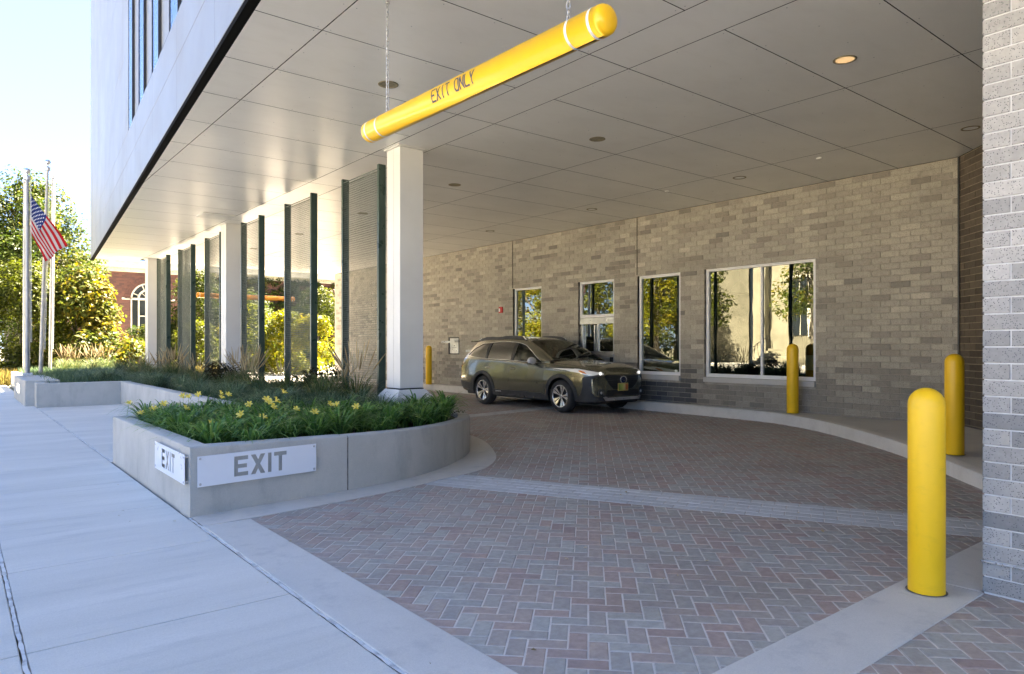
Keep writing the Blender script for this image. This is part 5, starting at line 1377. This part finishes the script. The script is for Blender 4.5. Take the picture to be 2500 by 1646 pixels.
def crown(blobs, per, leaf, aspect=.55, up=.5, shell=.65):
    """blobs: list of (x,y,z,r,tint)"""
    cs = []; ns = []; ts = []
    for (x, y, z, r, t) in blobs:
        k = max(10, int(per * r * r)); d = rng.normal(size=(k, 3)); d /= np.linalg.norm(d, axis=1, keepdims=True)
        rad = r * (shell + (1.12 - shell) * rng.random(k) ** .6) * (1 + .22 * np.sin(d[:, 0] * 7 + x) * np.cos(d[:, 1] * 6 + y))
        c = np.array([x, y, z]) + d * rad[:, None] * np.array([1, 1, .72])
        nn = d * (1 - up) + np.array([0, 0, up]) + rng.normal(size=(k, 3)) * .38; nn /= np.linalg.norm(nn, axis=1, keepdims=True)
        cs.append(c); ns.append(nn); ts.append(np.clip(t + rng.normal(size=k) * .12, 0, 1))
    c = np.concatenate(cs); return c, np.concatenate(ns), leaf * (.6 + .8 * rng.random(len(c))), aspect, np.concatenate(ts)
def tree(name, lab, x, y, h, rx, ry, z0, n, br, leaf, mat, tmean=.5, trunk_r=.12, per=260, group=None, zlo=.15, gaps=.0, cat='tree', aspect=.55, limbs=7, lean=(0, 0), base=0.0):
    t = empty(name, lab, cat, (x, y, base), group=group)
    blobs = []; tries = 0
    while len(blobs) < n and tries < n * 30:
        tries += 1
        zz = random.uniform(zlo, 1.0); prof = math.sin(min(1, max(.0, (1.02 - zz) / (1.02 - zlo)) ** .75 * 1.0) * PI * .62) if zlo > .1 else math.sqrt(max(0, 1 - zz ** 2.2))
        a = random.uniform(0, 2 * PI); rr = math.sqrt(random.uniform(.25, 1)) * prof
        bx = rx * rr * math.cos(a) + lean[0] * zz; by = ry * rr * math.sin(a) + lean[1] * zz; bz = z0 + (h - z0) * zz
        b_ = br * random.uniform(.6, 1.25)
        if gaps and random.random() < gaps: continue
        blobs.append((bx, by, bz - b_ * .5, b_, min(max(random.gauss(tmean, .16), 0), 1)))
    q = MB()
    top = Vector((lean[0] * .7, lean[1] * .7, h * .72)); segs = 5; pts = [Vector((0, 0, 0)).lerp(top, i / segs) + Vector((random.uniform(-.12, .12), random.uniform(-.12, .12), 0)) * (i > 0) for i in range(segs + 1)]
    for i in range(segs): q.tube(pts[i], pts[i + 1], trunk_r * (1 - i / segs * .75), trunk_r * (1 - (i + 1) / segs * .75), n=8, caps=False)
    for b_ in random.sample(blobs, min(limbs, len(blobs))):
        s_ = pts[random.randint(1, segs)]; e = Vector(b_[:3]); m_ = s_.lerp(e, .5) + Vector((0, 0, .25)); q.tube(s_, m_, trunk_r * .38, trunk_r * .24, n=6, caps=False); q.tube(m_, e, trunk_r * .24, trunk_r * .06, n=5, caps=False)
    q.build('trunk', M['bark'], t, smooth=True)
    c = crown(blobs, per, leaf, aspect); me = leaf_mesh('crown', *c); link('crown', me, M[mat], t)
    return t
# trees and bushes beyond the planter, left to right
tree('locust_tree', 'tall dark green tree with layered open crown rising behind the flagpoles', 2.9, 41.5, 9.9, 3.0, 3.0, 2.0, 85, .85, .17, 'leaf_green', .62, .2, 420, gaps=.2, limbs=16)
tree('locust_tree', 'second dark green tree half hidden at the left picture edge', .8, 41.0, 8.6, 2.6, 2.6, 1.0, 60, .85, .17, 'leaf_green', .55, .18, 400, limbs=10)
tree('boxelder_bush', 'yellow-green bush filling the space behind the two nearest flagpoles', 2.15, 34.0, 4.7, 1.9, 1.7, .0, 84, .62, .15, 'leaf_lime', .48, .08, 560, zlo=.02)
tree('boxelder_bush', 'green drooping bush right of the leaning pale flagpole', 4.15, 33.4, 4.7, 1.35, 1.3, .0, 66, .60, .19, 'leaf_green', .85, .08, 420, zlo=.02, aspect=.62)
tree('boxelder_bush', 'sparse yellowish bush between the drooping green bush and the furthest column', 5.9, 33.2, 1.7, 1.1, 1.1, .0, 34, .45, .16, 'leaf_green', .8, .05, 420, zlo=.02)
tree('sumac_bush', 'low dark bush in front of the arched window of the red brick building', 8.5, 40.5, 2.7, 2.2, 1.2, .0, 46, .6, .17, 'leaf_green', .45, .07, 420, zlo=.02)
tree('young_tree', 'bright green young tree between the furthest and the middle column', 10.5, 40.2, 5.4, 1.7, 1.6, .2, 64, .62, .15, 'leaf_lime', .30, .09, 520, zlo=.04)
tree('sumac_bush', 'yellow-green bush seen just left of the middle column', 8.6, 33.2, 2.6, 1.0, 1.0, .0, 34, .45, .16, 'leaf_lime', .45, .05, 520, zlo=.02)
tree('sumac_bush', 'golden bush seen just right of the middle column', 11.4, 35.4, 3.6, 1.2, 1.2, .0, 46, .5, .17, 'leaf_yellow', .35, .06, 480, zlo=.02)
tree('sumac_bush', 'bright yellow bush glowing between the two nearest wire screens', 13.3, 35.0, 3.3, 1.15, 1.1, .0, 50, .48, .16, 'leaf_yellow', .55, .06, 520, zlo=.02)
tree('sumac_bush', 'golden yellow bush directly behind the far exit bollard', 13.9, 33.2, 2.9, 1.3, 1.0, .0, 50, .45, .16, 'leaf_yellow', .62, .06, 520, zlo=.02)
tree('young_tree', 'green tree between the golden bushes and the ivy wall', 13.4, 41, 4.6, 2.0, 1.4, .2, 60, .6, .15, 'leaf_green', .6, .08, 460, zlo=.04)
tree('young_tree', 'green leafy tree at the right end of the ivy wall beside the warm-lit brick corner', 17.0, 39.5, 4.8, 2.2, 1.4, .2, 60, .6, .15, 'leaf_lime', .20, .08, 460, zlo=.04)
# grass verge, dry and sunlit
def blades(n, xr, yr, hr, wd, z=0, mask=None, tint=(.2, .8), lean=.25):
    x = rng.uniform(*xr, n); y = rng.uniform(*yr, n); h = rng.uniform(*hr, n); a = rng.uniform(0, 2 * PI, n); l = rng.normal(size=(n, 2)) * lean * h[:, None]
    w_ = wd * rng.uniform(.6, 1.4, n); dx = np.cos(a) * w_; dy = np.sin(a) * w_; zz = np.full(n, z)
    v = np.stack([np.stack([x - dx, y - dy, zz], 1), np.stack([x + dx, y + dy, zz], 1), np.stack([x + l[:, 0] * .5 + dx * .6, y + l[:, 1] * .5 + dy * .6, zz + h * .6], 1), np.stack([x + l[:, 0], y + l[:, 1], zz + h], 1)], 1).reshape(-1, 3)
    i = np.arange(n) * 4; f = np.stack([i, i + 1, i + 2, i, i + 2, i + 3], 1).reshape(-1, 3)
    return v, f, np.repeat(rng.uniform(*tint, n), 2)
def raw_mesh(name, v, f, t):
    me = bpy.data.meshes.new(name); me.vertices.add(len(v)); me.vertices.foreach_set('co', np.asarray(v, dtype=np.float32).ravel())
    f = np.asarray(f); me.loops.add(f.size); me.loops.foreach_set('vertex_index', f.ravel().astype(np.int32))
    me.polygons.add(len(f)); me.polygons.foreach_set('loop_start', np.arange(len(f)) * f.shape[1])
    a = me.attributes.new('tint', 'FLOAT', 'FACE'); a.data.foreach_set('value', np.asarray(t, dtype=np.float32)); me.update(); return me
o = link('dry_grass', raw_mesh('dry_grass', *blades(26000, (-3, 9), (30.6, 33.5), (.2, .65), .012)), M['dry_grass']); tag(o, 'pale dry grass verge beyond the planter', 'grass', kind='stuff')
o = link('ground_cover', raw_mesh('ground_cover', *blades(14000, (1.8, 5.7), (19.4, 29.6), (.14, .34), .007, .40, tint=(0, .7))), M['leaf_blue']); tag(o, 'short green grass filling the far end of the planter', 'grass', kind='stuff')

# planter plants: prototypes with shared meshes, one object per clump
def arch_blades(n, h, reach, wd, segs=6, tint=(0, 1), droop=1.0, spread=.06):
    V_ = []; F_ = []; T_ = []
    for k in range(n):
        a = random.uniform(0, 2 * PI); r0 = random.uniform(0, spread); H = h * random.uniform(.55, 1.1); Rr = reach * random.uniform(.35, 1.15); w0 = wd * random.uniform(.7, 1.2); t = random.uniform(*tint); dr = droop * random.uniform(.5, 1.3)
        ca, sa = math.cos(a), math.sin(a); tw = random.uniform(-.5, .5); base = len(V_)
        for i in range(segs + 1):
            u = i / segs; x = r0 + Rr * u ** 1.35; z = H * (1.9 * u - (0.9 + dr * .45) * u * u) if dr > .3 else H * u
            ww = w0 * (1 - u ** 2.2) * (.55 + .45 * min(1, u * 5)) + .0006
            ox, oy = -sa * ww, ca * ww; cx_, cy_ = ca * x - sa * tw * u * Rr * .3, sa * x + ca * tw * u * Rr * .3
            V_ += [(cx_ - ox, cy_ - oy, max(z, -.05) + ww * .5), (cx_ + ox, cy_ + oy, max(z, -.05) + ww * .5)]
        for i in range(segs): F_.append((base + 2 * i, base + 2 * i + 1, base + 2 * i + 3, base + 2 * i + 2)); T_.append(min(1, max(0, t + (i / segs - .5) * .25)))
    return V_, F_, T_
lily_me = [raw_mesh('leaves', *arch_blades(88, .40, .40, .0100, 8)) for _ in range(4)]
fount_me = [raw_mesh('leaves', *arch_blades(230, .50, .46, .0042, 6, droop=.9, spread=.12)) for _ in range(3)]
reed_me = [raw_mesh('leaves', *arch_blades(230, .66, .46, .0050, 6, droop=.75, spread=.14)) for _ in range(3)]
for me in lily_me: me.materials.append(M['leaf_lily'])
for me in fount_me: me.materials.append(M['leaf_blue'])
for me in reed_me: me.materials.append(M['leaf_reed'])
def plumes(n, h):
    q = MB()
    stems = MB()
    for k in range(n):
        a = random.uniform(0, 2 * PI); r0 = random.uniform(0, .12); H = h * random.uniform(.78, 1.08); ln = random.uniform(.08, .42); a2 = a + random.uniform(-.6, .6)
        p0 = Vector((r0 * math.cos(a), r0 * math.sin(a), 0)); p1 = p0 + Vector((ln * .4 * math.cos(a2), ln * .4 * math.sin(a2), H * .7)); p2 = p0 + Vector((ln * math.cos(a2), ln * math.sin(a2), H))
        t = random.random(); stems.tube(p0, p1, .0014, n=3, caps=False, tint=t * .5); d = p2 - p1
        pr = [0, .15, .5, .85, 1.0]; rr = [.002, .0075, .010, .006, .001]
        for i in range(4): q.tube(p1 + d * pr[i], p1 + d * pr[i + 1], rr[i], rr[i + 1], n=4, caps=False, tint=t)
    q.add(stems.v, stems.f); q.t[-len(stems.f):] = stems.t
    return q.mesh('plumes', tint=True)
plume_me = [plumes(17, 1.02) for _ in range(3)]
for me in plume_me: me.materials.append(M['plume'])
def soil_z(x, y): return .402
def put(name, lab, cat, x, y, me, sc=1.0, group=None, extra=None, z=None, mesh_is_thing=True):
    rz = random.uniform(0, 2 * PI)
    if extra is None:
        o = bpy.data.objects.new(name, me); C.objects.link(o)
        o.location = (x, y, z if z is not None else soil_z(x, y)); o.rotation_euler = (0, 0, rz); o.scale = (sc, sc, sc * random.uniform(.9, 1.1)); tag(o, lab, cat, group, 'thing'); return o
    e = empty(name, lab, cat, (x, y, z if z is not None else soil_z(x, y)), group=group, rotz=rz, kind='thing'); e.scale = (sc, sc, sc)
    for nm, m_ in (('leaves', me), ('plumes', extra)):
        o = bpy.data.objects.new(nm, m_); C.objects.link(o); o.parent = e
    return e
# daylilies in the front triangle
def in_front_bed(x, y):
    if not (1.80 < x < 5.55): return False
    lo = 6.40
    for i in range(len(outer) - 1):
        a, b = outer[i], outer[i + 1]
        if a.x <= x <= b.x: lo = a.y + (b.y - a.y) * (x - a.x) / max(b.x - a.x, 1e-4) + .36 * (1 + .5 * max(0, x - 4.4)); break
    return lo < y < 9.35 and not (abs(x - 5.2) < .45 and abs(y - 8.99) < .45)
pts = []
for _ in range(4000):
    x, y = random.uniform(1.8, 5.3), random.uniform(6.3, 9.35)
    if not in_front_bed(x, y): continue
    if y > 8.1 and x > 3.6: continue
    if all((x - a) ** 2 + (y - b) ** 2 > .27 ** 2 for a, b in pts): pts.append((x, y))
for x, y in pts: put('daylily', 'arching green daylily clump in the bed behind the EXIT planter wall', 'plant', x, y, random.choice(lily_me), random.uniform(.85, 1.2), 'daylily clumps in the front bed')
# right of the column a clump, then low sedum in the nose
put('daylily', 'separate daylily clump at the foot of the closest white column', 'plant', 4.95, 8.25, lily_me[0], 1.15)
put('daylily', 'daylily clump spilling towards the rounded end of the planter', 'plant', 5.12, 7.95, lily_me[1], 1.0)
me = leaf_mesh('sedum', *crown([(5.42 + random.uniform(-.22, .22), 8.55 + random.uniform(-.45, .55), .42, .10, random.random()) for _ in range(34)], 9000, .022, .6)); o = link('sedum', me, M['leaf_ivy']); tag(o, 'low dark sedum mat in the rounded end of the planter', 'ground cover', kind='stuff')
# tall reed grass with plumes along the screens
rd = []
spots = [(x, y) for y in np.arange(9.6, 26, .62) for x in (4.2, 4.72) if random.random() < .8]
for i, (x, y) in enumerate(spots):
    x += random.uniform(-.18, .18); y += random.uniform(-.2, .2)
    if min(abs(y - c) for c in (8.99, 17.14, 25.52)) < .40 and x > 4.4: x = 4.25
    dense_ = (12.0 < y < 16.6) or (17.6 < y < 22) or (9.6 < y < 10.6)
    put('reed_grass', 'tan-plumed reed grass tuft along the foot of the wire screens', 'grass clump', x, y, random.choice(reed_me), random.uniform(.70, 1.05), 'reed grass along the wire screens', random.choice(plume_me) if random.random() < (.7 if dense_ else .25) else None)
for i in range(46):
    y = random.uniform(9.6, 19.5); x = random.uniform(3.5, 4.1)
    put('fountain_grass', 'fine blue-green fountain grass mound behind the long low planter wall', 'grass clump', x, y, random.choice(fount_me), random.uniform(.75, 1.0), 'blue-green grass behind the low wall')
for i in range(26):
    y = random.uniform(19.6, 26.0); x = random.uniform(2.6, 4.0)
    put('fountain_grass', 'fine blue-green fountain grass mound behind the far bench wall', 'grass clump', x, y, random.choice(fount_me), random.uniform(.7, .95), 'blue-green grass behind the far bench wall')
for x, y in ((3.75, 8.3), (4.1, 8.7), (4.45, 8.35), (3.5, 8.85), (3.3, 9.2), (4.0, 9.2), (4.55, 9.1), (2.6, 9.15), (2.2, 9.25), (2.95, 9.0)):
    put('fountain_grass', 'dark fine-leaved grass mound at the back of the daylily bed', 'grass clump', x, y, random.choice(fount_me), random.uniform(.8, 1.05), 'grass mounds behind the daylilies')
for x, y, s_ in ((2.9, 27.3, 1.05), (3.3, 28.2, 1.0), (3.9, 27.8, 1.1), (4.3, 28.6, 1.0), (3.6, 26.7, 1.0)):
    put('reed_grass', 'tan-plumed reed grass tuft left of the furthest white column', 'grass clump', x, y, random.choice(reed_me), s_, 'reed grass beyond the furthest column', random.choice(plume_me))
# small dark shrub by the second screen
k = empty('dark_shrub', 'small dark brown-leaved shrub at the foot of the second wire screen', 'shrub', (5.0, 11.7, .40))
me = leaf_mesh('foliage', *crown([(random.uniform(-.35, .35), random.uniform(-.45, .45), random.uniform(.1, .55), .15, random.random()) for _ in range(26)], 2600, .055, .8)); link('foliage', me, M['dark_leaf'], k)
q = MB(); [q.tube((0, 0, 0), (random.uniform(-.3, .3), random.uniform(-.4, .4), .5), .008, .003, n=5) for _ in range(8)]; q.build('stems', M['bark'], k)
k = empty('dark_shrub', 'brown-tinged shrub beside the middle white column', 'shrub', (4.75, 16.2, .40))
me = leaf_mesh('foliage', *crown([(random.uniform(-.35, .35), random.uniform(-.6, .6), random.uniform(.1, .6), .16, random.random()) for _ in range(26)], 2600, .05, .8)); link('foliage', me, M['dark_leaf'], k)
q = MB(); [q.tube((0, 0, 0), (random.uniform(-.3, .3), random.uniform(-.4, .4), .5), .008, .003, n=5) for _ in range(8)]; q.build('stems', M['bark'], k)
# lily flowers on scapes
def flower_mesh():
    q = MB()
    for k in range(6):
        a = k * PI / 3; c, s_ = math.cos(a), math.sin(a); w_ = .013 if k % 2 else .009
        P = [(.004, .0), (.018, .022), (.038, .034), (.050, .030)]; W = [.003, w_, w_, .001]; vs = []
        for (r_3, z), ww in zip(P, W): vs += [(c * r_3 - s_ * ww, s_ * r_3 + c * ww, z), (c * r_3 + s_ * ww, s_ * r_3 - c * ww, z)]
        q.add(vs, [(2 * i, 2 * i + 1, 2 * i + 3, 2 * i + 2) for i in range(3)], 0, random.random())
    return q.mesh('petals', tint=True)
fm_ = flower_mesh(); fm_.materials.append(M['petal'])
F2_ = FD; RT = Vector((math.cos(TH), -math.sin(TH)))
def unproj(px_, py_, d): p = F2_ * d + RT * (d * (px_ - 1250) / 1702); return Vector((p.x, p.y, 1.4 - (py_ - 845) / 1702 * d))
fl_px = [(315, 986, 8.6), (345, 1011, 8.2), (447, 968, 8.6), (460, 971, 8.5), (486, 966, 8.5), (452, 1000, 7.6), (514, 1035, 6.9), (537, 962, 8.6), (540, 973, 8.3), (556, 966, 8.5), (609, 990, 7.8), (651, 979, 7.9), (658, 987, 7.7), (672, 981, 7.8), (691, 960, 8.6), (804, 988, 7.9), (822, 992, 7.7), (665, 996, 7.6), (722, 1002, 7.4), (768, 1010, 7.2), (590, 1015, 7.2), (640, 1022, 7.0), (870, 996, 7.7), (400, 990, 8.2), (375, 1002, 7.9)]
for i, (a, b, d) in enumerate(fl_px):
    p = unproj(a, b, d); e = empty('lily_flower', 'open yellow daylily bloom on a tall thin stalk above the front bed', 'flower', (p.x, p.y, .41), group='yellow daylily blooms')
    o = bpy.data.objects.new('petals', fm_); C.objects.link(o); o.parent = e; o.location = (0, 0, p.z - .41); o.rotation_euler = (random.uniform(.5, 1.1), 0, random.uniform(-1.2, .9)); o.scale = [random.uniform(.8, 1.15)] * 3
    q = MB(); q.tube((random.uniform(-.06, .06), random.uniform(-.06, .06), 0), (0, .0, p.z - .41), .003, .002, n=5); bd = Vector((.02, 0, p.z - .43)); q.tube(bd, bd + Vector((.02, .0, .04)), .005, .002, n=5); st_m = M['leaf_lily']; q.build('stalk', M['leaf_lily'], e, tint=True)

# ================================================================== FAR BUILDINGS
YB = 50.0
far = empty('red_brick_building', 'old red brick building with white cornice and an arched window, right half covered in ivy', 'building', (0, 0, 0))
PF = Vector((0, YB, 0)); UF = Vector((1, 0, 0)); NF = Vector((0, -1, 0))
arch_c, arch_r, spring, a_bot = 9.95, 1.05, 4.42, 2.2
fh = [(8.88, 11.02, a_bot, 5.50), (6.2, 6.86, 3.9, 5.38), (20.05, 20.6, 4.28, 5.4), (14.3, 15.2, 3.9, 5.3), (17.6, 18.4, 1.6, 3.4)]
q = MB(); mortar_geo(q, PF, UF, NF, 3.0, 36, -.05, 6.12, fh, rec=.006, depth=.4); 
fw_ = q.build('wall', M['red_mortar'], far)
res = lay_bricks(PF, UF, NF, 3.0, 24.5, 1.2, 6.10, fh, .105, .30, 'red_brick', fw_, depth=.05)
q = MB()
for b in res: brick_geo(q, b[1], b[2], b[3], b[4], b[6], b[7], b[8], .05, b[5], ch=.004)
o = q.build('bricks', M['red_brick'], fw_, kind='stuff', tint=True); o.color = (0, 0, 0, 1)
# brick fill above the arch, voussoir rings
q = MB()
for sg in (-1, 1):
    n = 14; A = [R(90) * i / n for i in range(n + 1)]
    arc = [(arch_c + sg * (arch_r + .01) * math.cos(a), YB - .001, spring + (arch_r + .01) * math.sin(a)) for a in A]; cor = [(arch_c + sg * 1.075, YB - .001, spring + min((arch_r + .01) * math.sin(a) * 1.4, 1.085)) for a in A]
    cor[-1] = (arch_c, YB - .001, 5.505); cor = [(arch_c + sg * 1.075 * (1 if i < n * .7 else (1 - (i - n * .7) / (n * .3))), YB - .001, min(5.505, spring + 1.085 * (i / (n * .7)))) for i in range(n + 1)]
    q.add(arc + cor, [(i, i + 1, n + 2 + i, n + 1 + i) for i in range(n)])
q.build('arch_spandrel', M['red_brick'], far, tint=True)
for ring_, r0 in enumerate((1.06, 1.24)):
    q = MB(); n = 44
    for i in range(n):
        a0, a1 = PI * (i + .08) / n, PI * (i + .92) / n; r1 = r0 + .165
        P = [(arch_c + r * math.cos(a), YB - d, spring + r * math.sin(a)) for d in (.0, .03) for r, a in ((r0, a0), (r1, a0), (r1, a1), (r0, a1))]
        q.add(P, [(7, 6, 5, 4), (4, 5, 1, 0), (5, 6, 2, 1), (6, 7, 3, 2), (7, 4, 0, 3)], 0, random.uniform(.2, .9))
    o = q.build('voussoirs', M['red_brick'], far, kind='stuff', tint=True); o.color = (0, 0, 0, 1)
# arched window
aw = MB(); n = 24; yw = YB + .10
def arcband(mb, r0, r1, y0, y1):
    P = []
    for i in range(n + 1):
        a = PI * i / n
        for r, y in ((r0, y0), (r1, y0), (r1, y1), (r0, y1)): P.append((arch_c + r * math.cos(a), y, spring + r * math.sin(a)))
    mb.add(P, [(4 * i + j, 4 * i + (j + 1) % 4, 4 * (i + 1) + (j + 1) % 4, 4 * (i + 1) + j) for i in range(n) for j in range(4)])
arcband(aw, .96, 1.05, YB - .02, YB + .14); arcband(aw, .55, .66, YB + .0, YB + .14)
for a in (22, 67, 113, 158): aw.tube((arch_c + .60 * math.cos(R(a)), YB + .07, spring + .60 * math.sin(R(a))), (arch_c + 1.0 * math.cos(R(a)), YB + .07, spring + 1.0 * math.sin(R(a))), .035, n=6)
for a in (45, 90, 135): aw.tube((arch_c, YB + .07, spring), (arch_c + .58 * math.cos(R(a)), YB + .07, spring + .58 * math.sin(R(a))), .02, n=5)
for x in (-1.05, -.62, .55, .98): aw.box(arch_c + x, arch_c + x + .08, YB - .01, YB + .14, a_bot, spring)
aw.box(arch_c - 1.05, arch_c + 1.06, YB - .02, YB + .14, spring - .06, spring + .07); aw.box(arch_c - .55, arch_c + .56, YB, YB + .13, 3.3, 3.36); aw.box(arch_c - 1.05, arch_c + 1.06, YB - .05, YB + .14, a_bot - .08, a_bot)
awo = aw.build('window', M['cream_paint'], far)
q = MB(); q.box(arch_c - 1.04, arch_c + 1.04, YB + .145, YB + .16, a_bot, 5.5); q.build('pane', M['far_glass_dark'] if 'far_glass_dark' in M else principled('dark_old_glass', (.02, .025, .03), .08), awo)
q = MB(); q.box(arch_c - 1.55, arch_c - 1.08, YB - .03, YB + .01, spring - .06, spring + .07); q.box(arch_c + 1.08, arch_c + 1.55, YB - .03, YB + .01, spring - .06, spring + .07); q.build('impost_band', M['cream_paint'], far)
dk = principled('dark_sash_glass', (.02, .025, .03), .08)
for (a, b, c, d) in fh[1:]:
    w_ = MB(); t_ = .05
    w_.box(a, a + t_, YB - .02, YB + .1, c, d); w_.box(b - t_, b, YB - .02, YB + .1, c, d); w_.box(a, b, YB - .021, YB + .1, d - t_, d); w_.box(a, b, YB - .021, YB + .1, c, c + t_); w_.box(a, b, YB - .0, YB + .09, (c + d) / 2 - .03, (c + d) / 2 + .03); w_.box((a + b) / 2 - .015, (a + b) / 2 + .015, YB + .01, YB + .08, c, d)
    wo_ = w_.build('window', M['cream_paint'], far); q = MB(); q.box(a, b, YB + .105, YB + .12, c, d); q.build('pane', dk, wo_)
q = MB(); q.bbox(3.0, 36, YB - .10, YB + .3, 6.122, 6.24, .01); q.bbox(3.0, 36, YB - .38, YB + .3, 6.36, 6.48, .015); q.bbox(3.0, 36, YB - .16, YB + .3, 6.242, 6.358, .01); q.bbox(3.0, 36, YB - .05, YB + .3, 6.482, 6.85, .01); q.build('cornice', M['cream_paint'], far)
q = MB(); x = 3.1
while x < 30: q.box(x, x + .09, YB - .26, YB - .16, 6.27, 6.352); x += .18
q.build('dentils', M['cream_paint'], far, kind='stuff')
q = MB(); q.box(3.0, 36, YB + .3, YB + 14, 0, 6.5); q.build('rear_block', M['red_mortar'], far)
# ivy on the right half
iv = []
for _ in range(1500):
    x = random.uniform(11.5, 27); z = random.uniform(.2, 6.25)
    dens = min(1, max(0, (x - 11.5) / 3.5)) * (.55 + .45 * math.sin(x * 1.7 + z) ** 2)
    if any(a - .1 < x < b + .1 and c - .1 < z < d + .1 for a, b, c, d in fh): continue
    if random.random() < dens: iv.append((x, YB - .10, z, random.uniform(.14, .30), min(1, max(0, random.gauss(.5, .28)))))
me = leaf_mesh('ivy', *crown(iv, 900, .12, .8, .35)); o = link('ivy', me, M['leaf_ivy']); tag(o, 'dark ivy covering the right half of the red brick wall', 'ivy', kind='stuff')
me = leaf_mesh('ivy', *crown([(x, YB - .25, z, .2, random.random()) for x, z in [(16.0 + random.uniform(-.7, .7), 5.6 + random.uniform(-.5, .5)) for _ in range(16)]], 900, .14, .8, .35)); o = link('climbing_vine', me, M['leaf_yellow']); tag(o, 'bright yellow leaves of a climbing vine high on the ivy wall', 'vine')

# ================================================================== ACROSS THE STREET (seen in the windows)
sb = empty('stone_building', 'pale stone building with broad steps reflected in the wide window', 'building', (-24, 24, 0))
q = MB(); q.bbox(-6, 0, -9, 12.5, 0, 15, .03); q.bbox(-.0, .6, -9.0, -8.2, 0, 12.6, .02); q.bbox(0, .6, 4.9, 5.9, 0, 12.6, .02); q.build('wall', M['stone_wall'], sb)
for y in (-5.4, -1.4, 2.4):
    q = MB(); q.box(.002, .06, y - .6, y + .6, 2.2, 6.4); w_ = q.build('window', dk, sb); f = MB(); f.bbox(.0, .12, y - .75, y - .6, 2.05, 6.55, .01); f.bbox(0, .12, y + .6, y + .75, 2.05, 6.55, .01); f.bbox(0, .14, y - .6, y + .6, 6.4, 6.56, .01); f.bbox(0, .13, y - .03, y + .03, 2.2, 6.4, .005); f.build('frame', M['cream_paint'], w_)
for i in range(7): q = MB(); q.bbox(.01, 3.2 - i * .42, -1.0, 4.6, i * .17, (i + 1) * .17 - .002, .01); q.build('step', M['stone_wall'], sb)
q = MB()
for i in range(6): q.tube((.3 + i * .5, 4.75, 1.2 - i * .2), (.3 + i * .5, 4.75, 2.2 - i * .2), .025)
q.tube((.3, 4.75, 2.2), (2.8, 4.75, 1.2), .03); q.build('handrail', M['black'], sb)
tree('street_tree', 'golden autumn tree across the street mirrored in the narrow window', -19.5, 36, 10, 3.4, 3.6, 2.2, 90, 1.0, .24, 'leaf_yellow', .55, .3, 190, limbs=12)
tree('street_tree', 'yellow-green tree across the street mirrored above the teller hatch', -20.5, 43.5, 10, 3.6, 3.8, 1.0, 90, 1.0, .24, 'leaf_lime', .75, .3, 190, limbs=12)
tree('street_tree', 'orange-gold tree across the street mirrored in the leftmost window', -19, 52, 9, 3.6, 4.2, .6, 90, 1.0, .24, 'leaf_yellow', .8, .3, 190, limbs=12)
tree('street_tree', 'leafy tree standing on the far pavement near the pale stone building', -16.5, 29.5, 8.5, 1.6, 1.8, 3.0, 36, .8, .22, 'leaf_lime', .5, .22, 190, limbs=9)
tree('street_tree', 'slender green tree before the stone building steps, mirrored in the wide window', -18.2, 22.5, 8.5, 1.8, 2.0, 2.4, 40, .8, .22, 'leaf_green', .7, .2, 190, limbs=10)
tree('street_tree', 'low green hedge tree behind the street trees', -27, 40, 7, 3.0, 9.0, .0, 110, 1.2, .26, 'leaf_green', .7, .2, 150, zlo=.02)

# ---- scattered fallen leaves and grit
n = 90; cs = []; 
while len(cs) < n:
    x, y = random.uniform(1.0, 10), random.uniform(1.9, 11)
    if in_island(x, y) or beyond_kerb(x, y) or (x > 1.45 and x < 6 and y > 5.9 and y < 9.6 and x < 5.9): continue
    cs.append((x, y, .010))
cs = np.array(cs); nn = rng.normal(size=(n, 3)) * .25 + np.array([0, 0, 1]); nn /= np.linalg.norm(nn, axis=1, keepdims=True)
me = leaf_mesh('leaf_litter', cs, nn, .018 + .022 * rng.random(n), .6, rng.random(n)); o = link('leaf_litter', me, M['plume']); tag(o, 'scattered small dry leaves on the paving', 'leaves', kind='stuff')
